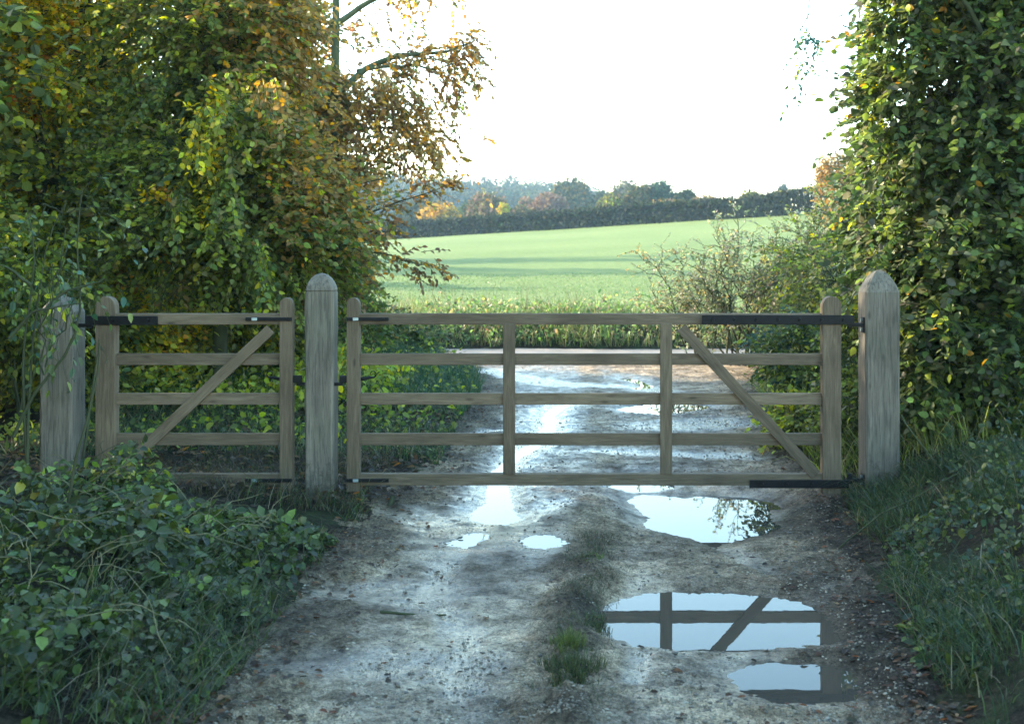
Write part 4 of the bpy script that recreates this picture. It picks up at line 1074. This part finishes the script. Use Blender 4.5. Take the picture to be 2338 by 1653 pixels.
# thin bare tree on the skyline
c = W(1746, 380, 240); z0 = gzb(c[0], 240)
rt = empty('bare_tree', (c[0], 240, z0), 'faint thin bare tree standing against the white sky at right', 'tree')
a_ = np.array([[c[0], 240, z0+4+i*.8] for i in range(14)]); top_ = W(1746, 378, 240)[2]
a_[:, 2] = np.linspace(z0+(top_-z0)*.5, top_-1, 14)
b_ = a_+np.stack([rng.normal(0, 1.0, 14), rng.normal(0, 1, 14), rng.random(14)*1.2], 1)
tubes('trunk', [poly([(c[0], 240, z0-.5), (c[0], 240, top_)], .14, .05, 8, .0, 5), (bez(a_, b_, 5, .05, .06), np.linspace(.06, .03, 5)[None].repeat(14, 0), 3)], M['bark'], rt)

# far wood on the hill (one mass)
r = np.random.default_rng(55); B0 = []
for row, (Yb, dz) in enumerate([(330, 0), (360, 0), (395, 0), (430, 0), (455, 0)]):
    for x in np.arange(-150, 190, 5.0):
        X0 = x+r.normal(0, 2); Y0 = Yb+r.normal(0, 8)
        px = CX+X0*F/Y0
        ytop = np.interp(px, [500, 850, 900, 1000, 1100, 1180, 1250, 1320, 1380, 1500, 1620, 1750, 2100], [380, 385, 392, 398, 395, 403, 408, 420, 432, 438, 455, 470, 480])
        ytop = ytop+(4-row)*7+r.normal(0, 2.2)
        zt = W(px, ytop, Y0)[2]; zg_ = gzb(X0, Y0)
        if zt-zg_ < 3: zg_ = zt-7
        hh = min(zt-zg_, 17); s = 4.2+r.random()*1.5
        for q in range(3):
            B0.append(((X0+r.normal(0, s*.45), Y0+r.normal(0, s*.3), zt-hh*(.2+.27*q)), (s*(.75+.15*q), s*.7, hh*.24)))
far_crown(B0, 120000, 1.0, [GR, TE, (.06, .06, .04), (.04, .055, .045), (.08, .065, .045)], [3, 4, 3, 3, 1.2], 56, 'far_woodland', None)  # bluish dark palette carries part of the distance haze
o = bpy.data.objects['far_woodland']; o['kind'] = 'stuff'; 

# ------------------------------------------------------------------ grasses, weeds and litter
def scatter(n, fx, fy, cond=None):
    x = fx[0]+(fx[1]-fx[0])*rng.random(n); y = fy[0]+(fy[1]-fy[0])*rng.random(n)
    if cond is not None: k_ = cond(x, y); x, y = x[k_], y[k_]
    return x, y
FGS = .65
GC = [(.05, .1, .035), (.08, .15, .045), (.035, .07, .03), (.16, .15, .06), (.26, .21, .11)]
def grass_obj(name, x, y, h0, h1, lean, wd, pp, ww, mask=.0, z=None, leanbias=(0, 0), uneven=False):
    if mask:
        k_ = fbm(x*1.4+9, y*1.4, 3)+rng.normal(0, .12, len(x)) > mask-.5; x, y = x[k_], y[k_]
    n = len(x); zz = gz0(x, y)+.01 if z is None else z
    Hh = h0+(h1-h0)*rng.random(n)**1.5
    if uneven: Hh = Hh*np.clip(.65+1.3*fbm(x*1.1, y*1.1, 3), .25, 1.6)
    ln = rng.normal(0, lean, (n, 2))*Hh[:, None]+np.array(leanbias)*Hh[:, None]
    o = blades(name, np.stack([x, y, zz], 1), Hh, ln, wd*(.6+.8*rng.random(n)), pal(n, pp, ww), M['grass'])
    o['kind'] = 'stuff'; return o
# verge beyond the lane
x, y = scatter(40000, (-9, 10), (21.0, 24.6), lambda x, y: nearh(x, y) > .035); grass_obj('verge_grass', x, y, .15, .55, .55, .011, GC+[(.2, .3, .08), (.3, .28, .13)], [2, 4, 1, 3, 2, 3, 2], uneven=True, leanbias=(0, -.25))  # pale blades in the palette stand in for sun on the verge
# green leafy weeds in the verge
n = 11000; x, y = scatter(n, (-8, 9), (21.0, 23.2), lambda x, y: nearh(x, y) > .05); n = len(x); hh = (.12+.42*np.clip(fbm(x*1.3, y*1.3, 3)+.5, 0, 1))
z = gz0(x, y)+hh*rng.random(n)**.6+.02
o = leaves('verge_weeds', np.stack([x, y, z], 1), norm(rng.normal(size=(n, 3))+[0, -.3, .1]), norm(rng.normal(size=(n, 3))*.5+[0, -.3, 1]), .075*(.5+rng.random(n)),
           pal(n, [(.15, .23, .07), (.12, .19, .06), (.21, .26, .09), (.26, .21, .11), (.08, .13, .05), (.17, .12, .07)], [4, 4, 2, 2, 2, 1.2]), M['leaf'], None, .6)  # sunlit look put into the leaf colours
o['kind'] = 'stuff'
# dry stems standing in the verge
n = 260; x, y = scatter(n, (-6, 7), (22, 23.6)); z = gz0(x, y); a = np.stack([x, y, z], 1); b = a+np.stack([rng.normal(0, .08, n), rng.normal(0, .08, n), .35+.4*rng.random(n)], 1)
o = tubes('dry_stems', [(bez(a, b, 5, 0, .04), np.linspace(.005, .002, 5)[None].repeat(n, 0), 4)], M['straw']); o['kind'] = 'stuff'
# crop in the near part of the field
x, y = scatter(30000, (-16, 20), (24, 46)); ry = np.round((y+.35*np.sin(x*.4))/.32)*.32-.35*np.sin(x*.4)+rng.normal(0, .05, len(y))
grass_obj('crop', x, ry, .02, .06, .6, .02, [(.11, .17, .06), (.16, .22, .08), (.09, .14, .055)], [3, 3, 2])
# left bank grass between gate and lane
inl = lambda x, y: (x < XL(y)-.02)
x, y = scatter(26000, (-4.6, -.9), (12.2, 18.3), inl); grass_obj('bank_grass', x, y, .08, .28, .6, .008, [(.04, .1, .045), (.06, .13, .05), (.03, .07, .035), (.15, .14, .06)], [4, 4, 3, 1])
x, y = scatter(14000, (-4.4, -.9), (9.4, 12.4), inl); grass_obj('bank_grass', x, y, .04, .16, .8, .006, [(.05, .1, .035), (.1, .15, .045), (.2, .17, .09), (.03, .05, .025)], [3, 2, 2, 3], .42)
# ivy leaves on that bank
x, y = scatter(7000, (-4.8, -1.0), (9.6, 17.5), inl); k_ = fbm(x*1.1+3, y*1.1, 3)+rng.normal(0, .15, len(x)) > -.03; x, y = x[k_], y[k_]; n = len(x)
z = gz0(x, y)+.02+.14*rng.random(n)*(1+np.clip((y-12)/4, 0, 1.2))
o = leaves('bank_ivy', np.stack([x, y, z], 1), norm(rng.normal(size=(n, 3))+[.2, -.4, 0]), norm(rng.normal(size=(n, 3))*.5+[0, -.2, 1]), .06*(.5+.8*rng.random(n)), pal(n, [MG, LG, DG, YG], [4, 3, 3, 1]), M['leaf'], None, .75)
o['kind'] = 'stuff'
n = 6500; x, y = scatter(n, (-5.2, -1.7), (11.6, 14.6), inl); n = len(x); z = gz0(x, y)+.03+.32*rng.random(n)**1.3*(.4+np.clip(fbm(x*1.5, y*1.5, 3)+.5, 0, 1))
o = leaves('bank_weeds', np.stack([x, y, z], 1), norm(rng.normal(size=(n, 3))+[.1, -.4, .1]), norm(rng.normal(size=(n, 3))*.5+[-.2, -.2, 1]), .075*(.5+.8*rng.random(n)), pal(n, [YG, LG, (.3, .38, .09), MG, YE, (.38, .33, .16)], [4, 5, 3, 2, .6, 1]), M['leaf'], None, .6)  # yellow-green palette imitates sun falling on the weeds
o['kind'] = 'stuff'
# right bank beyond the gate
x, y = scatter(16000, (1.7, 4.2), (8.2, 18.2), lambda x, y: x > XR(y)+.03); grass_obj('bank_grass', x, y, .08, .38, .6, .008, [MG, LG, DG, (.2, .2, .07), (.3, .24, .12)], [3, 2, 3, 2, 1], .35, leanbias=(-.3, 0))
# foreground grasses
x, y = scatter(7000, (-2.6, -1.15), (4.0, 7.7), lambda x, y: (x < XL(y)+.02) & (x > XL(y)-.75)); grass_obj('foreground_grass', x, y, .05, .26, .7, .0045, [(.05, .075, .025), (.03, .055, .03), (.07, .1, .03), (.2, .17, .11), (.06, .05, .03)], [3, 3, 2, .9, 2], .4, leanbias=(.55, -.2))
x, y = scatter(34000, (1.2, 3.4), (4.0, 8.2), lambda x, y: x > XR(y)+.02+.1*rng.random(len(x))); grass_obj('foreground_grass', x, y, .03, .17, .7, .0045, [(.07, .1, .03), (.03, .06, .03), (.045, .065, .025), (.2, .17, .11)], [3, 3, 3, .6], .42, leanbias=(-.45, -.2))
x, y = scatter(9000, (-3.4, -1.3), (7.4, 9.6), inl); grass_obj('foreground_grass', x, y, .03, .12, .8, .004, [(.045, .035, .022), (.07, .055, .035), DG, (.16, .13, .08)], [4, 3, 2, 1], .5)
# pale dead stems in the brambles
n = 110; x, y = scatter(n, (-2.6, -1.4), (4.3, 6.6)); n = len(x); a = np.stack([x, y, gz0(x, y)+.05+.22*rng.random(n)], 1); an = rng.random(n)*2*PI
b = a+np.stack([np.cos(an)*.25, np.sin(an)*.12, rng.normal(.05, .12, n)], 1)*(.5+rng.random((n, 1))); b[:, 0] = np.minimum(b[:, 0], XL(b[:, 1])-.1)
o = tubes('dead_stems', [(bez(a, b, 5, .08, .04), np.linspace(.0028, .0012, 5)[None].repeat(n, 0), 4)], M['straw']); o['kind'] = 'stuff'
# tufts on the ridge between the ruts
def tuft(label, x, y, n, hh, rad, pp, ww):
    z = float(trackh(np.array([x]), np.array([y]))[0][0])
    rt = empty('grass_tuft', (x, y, z), label, 'grass tuft')
    th = rng.random(n)*2*PI; r_ = rad*rng.random(n)**.7; px = x+r_*np.cos(th)*(1+.35*np.sin(3*th+x*50)); py = y+r_*np.sin(th)*1.9*(1+.3*np.cos(2*th+y*30))
    Hh = hh*(.4+.7*rng.random(n))*(1-.4*r_/rad); ln = np.stack([np.cos(th)*r_/rad*.5, np.sin(th)*r_/rad*.5], 1)*Hh[:, None]+rng.normal(0, .2, (n, 2))*Hh[:, None]
    blades('grass_blades', np.stack([px, py, np.full(n, z-.01)], 1), Hh, ln, np.full(n, .0032), pal(n, pp, ww), M['grass'], rt)
    # soil cushion under the tuft
    bm = bmesh.new(); bmesh.ops.create_icosphere(bm, subdivisions=3, radius=1)
    for v in bm.verts: v.co = Vector((v.co.x*rad*.6, v.co.y*rad*.8, v.co.z*.012))*(1+.15*math.sin(9*v.co.x)*math.cos(7*v.co.y))
    me = bpy.data.meshes.new('soil_clod'); bm.to_mesh(me); bm.free(); link('soil_clod', me, M['soil'], rt)
g1 = GP(1275, 1485); tuft('bright green tuft of grass on the middle ridge at the bottom of the picture', g1[0], g1[1], 420, .085, .06, [(.11, .14, .035), (.08, .1, .03), (.05, .07, .028)], [3, 3, 1])
g1 = GP(1280, 1530); tuft('dark green tuft on the middle ridge nearest the camera', g1[0], g1[1], 800, .07, .11, [(.05, .07, .025), (.04, .055, .025), (.09, .1, .035)], [3, 3, 2])
g1 = GP(1325, 1280); tuft('small mossy tuft on the middle ridge above the large puddle', g1[0], g1[1], 350, .035, .06, [DG, MG], [3, 2])
g1 = GP(1320, 1400); tuft('dark tuft at the left rim of the large puddle', g1[0], g1[1], 700, .045, .1, [DG, (.05, .07, .035), (.1, .08, .05)], [3, 3, 2])
n = 5500; y = 4.4+3.0*rng.random(n); x = ridge_x(y)+rng.normal(0, .07, n); k_ = fbm(x*5, y*5, 3) > .04; x, y = x[k_], y[k_]
z = trackh(x, y)[0]; grass_obj('ridge_grass', x, y, .008, .045, .7, .0028, [(.05, .07, .03), (.07, .07, .04), (.11, .09, .055)], [2, 3, 3], z=z-.003)
# fallen leaves, clods and stones
n = 3400; s_ = rng.random(n) < .5; y = 4.2+14*rng.random(n)**1.6
x = np.where(s_, XL(y)-.15+np.abs(rng.normal(0, .3, n))*np.where(rng.random(n) < .3, 1.5, .7), XR(y)+.15-np.abs(rng.normal(0, .3, n))*np.where(rng.random(n) < .3, 1.6, .7))
far_ = rng.random(n) < .04; x = np.where(far_, XL(y)+(XR(y)-XL(y))*rng.random(n), x)
z = trackh(x, y)[0]+.004; k_ = z > .006
x, y, z = x[k_], y[k_], np.maximum(z[k_], gz0(x[k_], y[k_])*0+z[k_]); n = len(x)
o = leaves('fallen_leaves', np.stack([x, y, z+.004], 1), norm(np.stack([rng.normal(size=n), rng.normal(size=n), rng.normal(0, .12, n)], 1)), norm(np.stack([rng.normal(0, .25, n), rng.normal(0, .25, n), np.ones(n)], 1)),
           .036*(.4+.9*rng.random(n)), pal(n, [(.09, .045, .025), (.16, .07, .035), (.05, .035, .025), (.22, .13, .07), (.06, .05, .035)], [4, 2, 4, .8, 3]), M['leaf'], None, .6, .35)
o['kind'] = 'stuff'
x, y = scatter(5000, (-4.2, -1.1), (7.7, 13.5), inl); n = len(x)
o = leaves('leaf_litter', np.stack([x, y, gz0(x, y)+.035+.02*rng.random(n)], 1), norm(np.stack([rng.normal(size=n), rng.normal(size=n), rng.normal(0, .2, n)], 1)), norm(np.stack([rng.normal(0, .4, n), rng.normal(0, .4, n), np.ones(n)], 1)),
           .06*(.5+.8*rng.random(n)), pal(n, [(.06, .04, .025), (.12, .075, .04), (.04, .03, .02), (.17, .12, .07), (.3, .12, .03)], [4, 3, 4, 1, .15]), M['leaf'], None, .6, .35)
o['kind'] = 'stuff'
def clods(name, x, y, s, m, zoff=0):
    bm = bmesh.new(); bmesh.ops.create_icosphere(bm, subdivisions=1, radius=1)
    bv = np.array([v.co[:] for v in bm.verts]); bf = np.array([[v.index for v in f.verts] for f in bm.faces]); bm.free()
    n = len(x); z = trackh(x, y)[0]; an = rng.random(n)*2*PI
    V = bv[None]*(1+rng.normal(0, .2, (n, len(bv), 1)))*np.array([1, 1, .55])*s[:, None, None]*(1+rng.normal(0, .25, (n, 1, 3)))
    V = np.stack([V[..., 0]*np.cos(an)[:, None]-V[..., 1]*np.sin(an)[:, None], V[..., 0]*np.sin(an)[:, None]+V[..., 1]*np.cos(an)[:, None], V[..., 2]], -1)
    V = V+np.stack([x, y, z+s*.15+zoff], 1)[:, None]
    lo = (bf[None]+(np.arange(n)*len(bv))[:, None, None]).reshape(-1)
    o = npmesh(name, V.reshape(-1, 3), lo, np.arange(n*len(bf))*3, np.full(n*len(bf), 3), m, None, None, True); o['kind'] = 'stuff'; return o
n = 9000; y = 4.2+10*rng.random(n)**1.7; x = XL(y)+(XR(y)-XL(y))*rng.random(n); wgt = fbm(x*2.2, y*2.2, 3)+rng.normal(0, .2, n)+.35*(x > .3)
k_ = (wgt > .2); x, y = x[k_], y[k_]; zt_ = trackh(x, y)[0]; k_ = zt_ > .003; x, y = x[k_], y[k_]
m, nt = mat('mud clod'); k = N(nt); nf = k.noise(30, 4, .6, k.coord()); k.out(k.pbr(k.ramp(nf, [(.3, (.035, .028, .022)), (.7, (.15, .125, .1))]), .55, None, .5)); M['clod'] = m
clods('mud_clods', x, y, .0025+.009*rng.random(len(x))**4, M['clod'])
n = 34000; y = 4.2+9*rng.random(n)**1.7; x = XL(y)+(XR(y)-XL(y))*rng.random(n); wgt = fbm(x*3+9, y*3, 3)+rng.normal(0, .2, n)+.4*(x > .25)
k_ = (wgt > .15); x, y = x[k_], y[k_]; k_ = trackh(x, y)[0] > .003; x, y = x[k_], y[k_]
m, nt = mat('pebble'); k = N(nt); nf = k.noise(8, 4, .6, k.coord()); k.out(k.pbr(k.ramp(nf, [(.35, (.10, .08, .06)), (.5, (.2, .17, .13)), (.65, (.36, .31, .24))]), .6, None, .2))
clods('pebbles', x, y, .0018+.006*rng.random(len(x))**3, m)
# stick lying across the left rut
a = GP(852, 1386); b = GP(1000, 1392)
rt = empty('stick', (a[0], a[1], .02), 'dark stick lying across the left wheel rut', 'stick')
tubes('stick', [poly([(a[0], a[1], .03), ((a[0]+b[0])/2, a[1]-.01, .022), (b[0], b[1], .028)], .007, .004, 10, .004, 6)], M['twig'], rt)
# floating leaves in the puddle by the gate
pts = np.array([GP((x/2.87+1200)*.982, (y/2.87+1080)*.982) for x, y in [(1420,375),(1450,385),(1475,375),(1500,350),(1530,370),(1555,350),(1580,360),(1600,345),(1490,280),(1520,275),(1440,300),(1545,200),(1420,400),(1625,350),(1650,345),(1510,380)]])
n = len(pts); o = leaves('floating_leaves', np.concatenate([pts, np.full((n, 1), .003)], 1), norm(np.concatenate([rng.normal(size=(n, 2)), np.full((n, 1), .25)], 1)), norm(np.concatenate([rng.normal(0, .3, (n, 2)), np.ones((n, 1))], 1)), np.full(n, .035), pal(n, [(.06, .045, .02), (.1, .08, .03), (.04, .05, .02)]), M['leaf'], None, .5); o['kind'] = 'stuff'

# ------------------------------------------------------------------ air
bm = bmesh.new(); bmesh.ops.create_cube(bm, size=1)
bmesh.ops.scale(bm, verts=bm.verts, vec=(1500, 980, 56)); bmesh.ops.translate(bm, verts=bm.verts, vec=(0, 440, 17))
me = bpy.data.meshes.new('haze'); bm.to_mesh(me); bm.free()
m, nt = mat('air'); pv = nt.nodes.new('ShaderNodeVolumePrincipled'); pv.inputs['Color'].default_value = (.5, .78, 1, 1); pv.inputs['Density'].default_value = .00045
nt.links.new(pv.outputs[0], nt.nodes.new('ShaderNodeOutputMaterial').inputs['Volume'])
hz_ = link('haze', me, m); hz_['kind'] = 'stuff'; hz_.display_type = 'WIRE'

# ------------------------------------------------------------------ light and camera
EL, AZ = 22.0, -66.0     # sun elevation; azimuth from straight ahead, negative to the left
w = bpy.data.worlds.new('World'); bpy.context.scene.world = w; w.use_nodes = True
nt = w.node_tree; nt.nodes.clear()
sky = nt.nodes.new('ShaderNodeTexSky'); sky.sky_type = 'NISHITA'; sky.sun_disc = False
sky.sun_elevation = math.radians(EL); sky.sun_rotation = math.radians(AZ)
sky.air_density = 1.0; sky.dust_density = 1.0; sky.ozone_density = 1.0; sky.altitude = 50
bg = nt.nodes.new('ShaderNodeBackground'); bg.inputs['Strength'].default_value = .15
hs = nt.nodes.new('ShaderNodeHueSaturation'); hs.inputs['Saturation'].default_value = 1.2; hs.inputs['Hue'].default_value = .49; nt.links.new(sky.outputs[0], hs.inputs['Color']); nt.links.new(hs.outputs[0], bg.inputs['Color']); nt.links.new(bg.outputs[0], nt.nodes.new('ShaderNodeOutputWorld').inputs['Surface'])
sl = bpy.data.lights.new('sun', 'SUN'); sl.energy = 2.2; sl.angle = math.radians(.6); sl.color = (1, .9, .74)
so = bpy.data.objects.new('sun', sl); C.objects.link(so)
e, a = math.radians(EL), math.radians(AZ)
d = Vector((math.sin(a)*math.cos(e), math.cos(a)*math.cos(e), math.sin(e)))
so.rotation_euler = d.to_track_quat('Z', 'Y').to_euler(); so.location = (-20, 10, 30)

cam = bpy.data.cameras.new('camera'); co = bpy.data.objects.new('camera', cam); C.objects.link(co)
co.location = (0, 0, H); co.rotation_euler = (PI/2, 0, 0)
cam.sensor_fit = 'HORIZONTAL'; cam.sensor_width = 36; cam.lens = F/2296*36
cam.shift_x = (1148-CX)/2296; cam.shift_y = -(811.5-HY)/2296
cam.clip_start = .05; cam.clip_end = 3000
cam.dof.use_dof = True; cam.dof.focus_distance = 7.8; cam.dof.aperture_fstop = 4.5
sc = bpy.context.scene; sc.camera = co
sc.view_settings.view_transform = 'Standard'; sc.view_settings.look = 'None'; sc.view_settings.exposure = 3.0; sc.view_settings.gamma = 1
sc.view_settings.use_white_balance = True; sc.view_settings.white_balance_temperature = 7400; sc.view_settings.white_balance_tint = 8
sc.cycles.max_bounces = 6; sc.cycles.transparent_max_bounces = 4; sc.cycles.volume_bounces = 0; sc.cycles.diffuse_bounces = 3
GROUPS = {'far_tree': 'trees beyond the field hedge', 'shrub': 'shrubs among the undergrowth', 'hedge_shrub': 'shrubs of the right hand hedge', 'thicket_tree': 'trees of the left thicket',
          'shade_tree': 'trees shading the left bank', 'field_edge_tree': 'trees on the left edge of the field', 'hawthorn_bush': 'thorn bushes by the lane', 'grass_tuft': 'grass tufts on the middle ridge',
          'bramble_bush': 'bramble mounds on the left bank', 'weed_clump': 'weed clumps on the right bank', 'gate_post': 'oak gate posts'}
for o in bpy.data.objects:
    g_ = GROUPS.get(o.name.split('.')[0])
    if o.parent is None and g_: o['group'] = g_
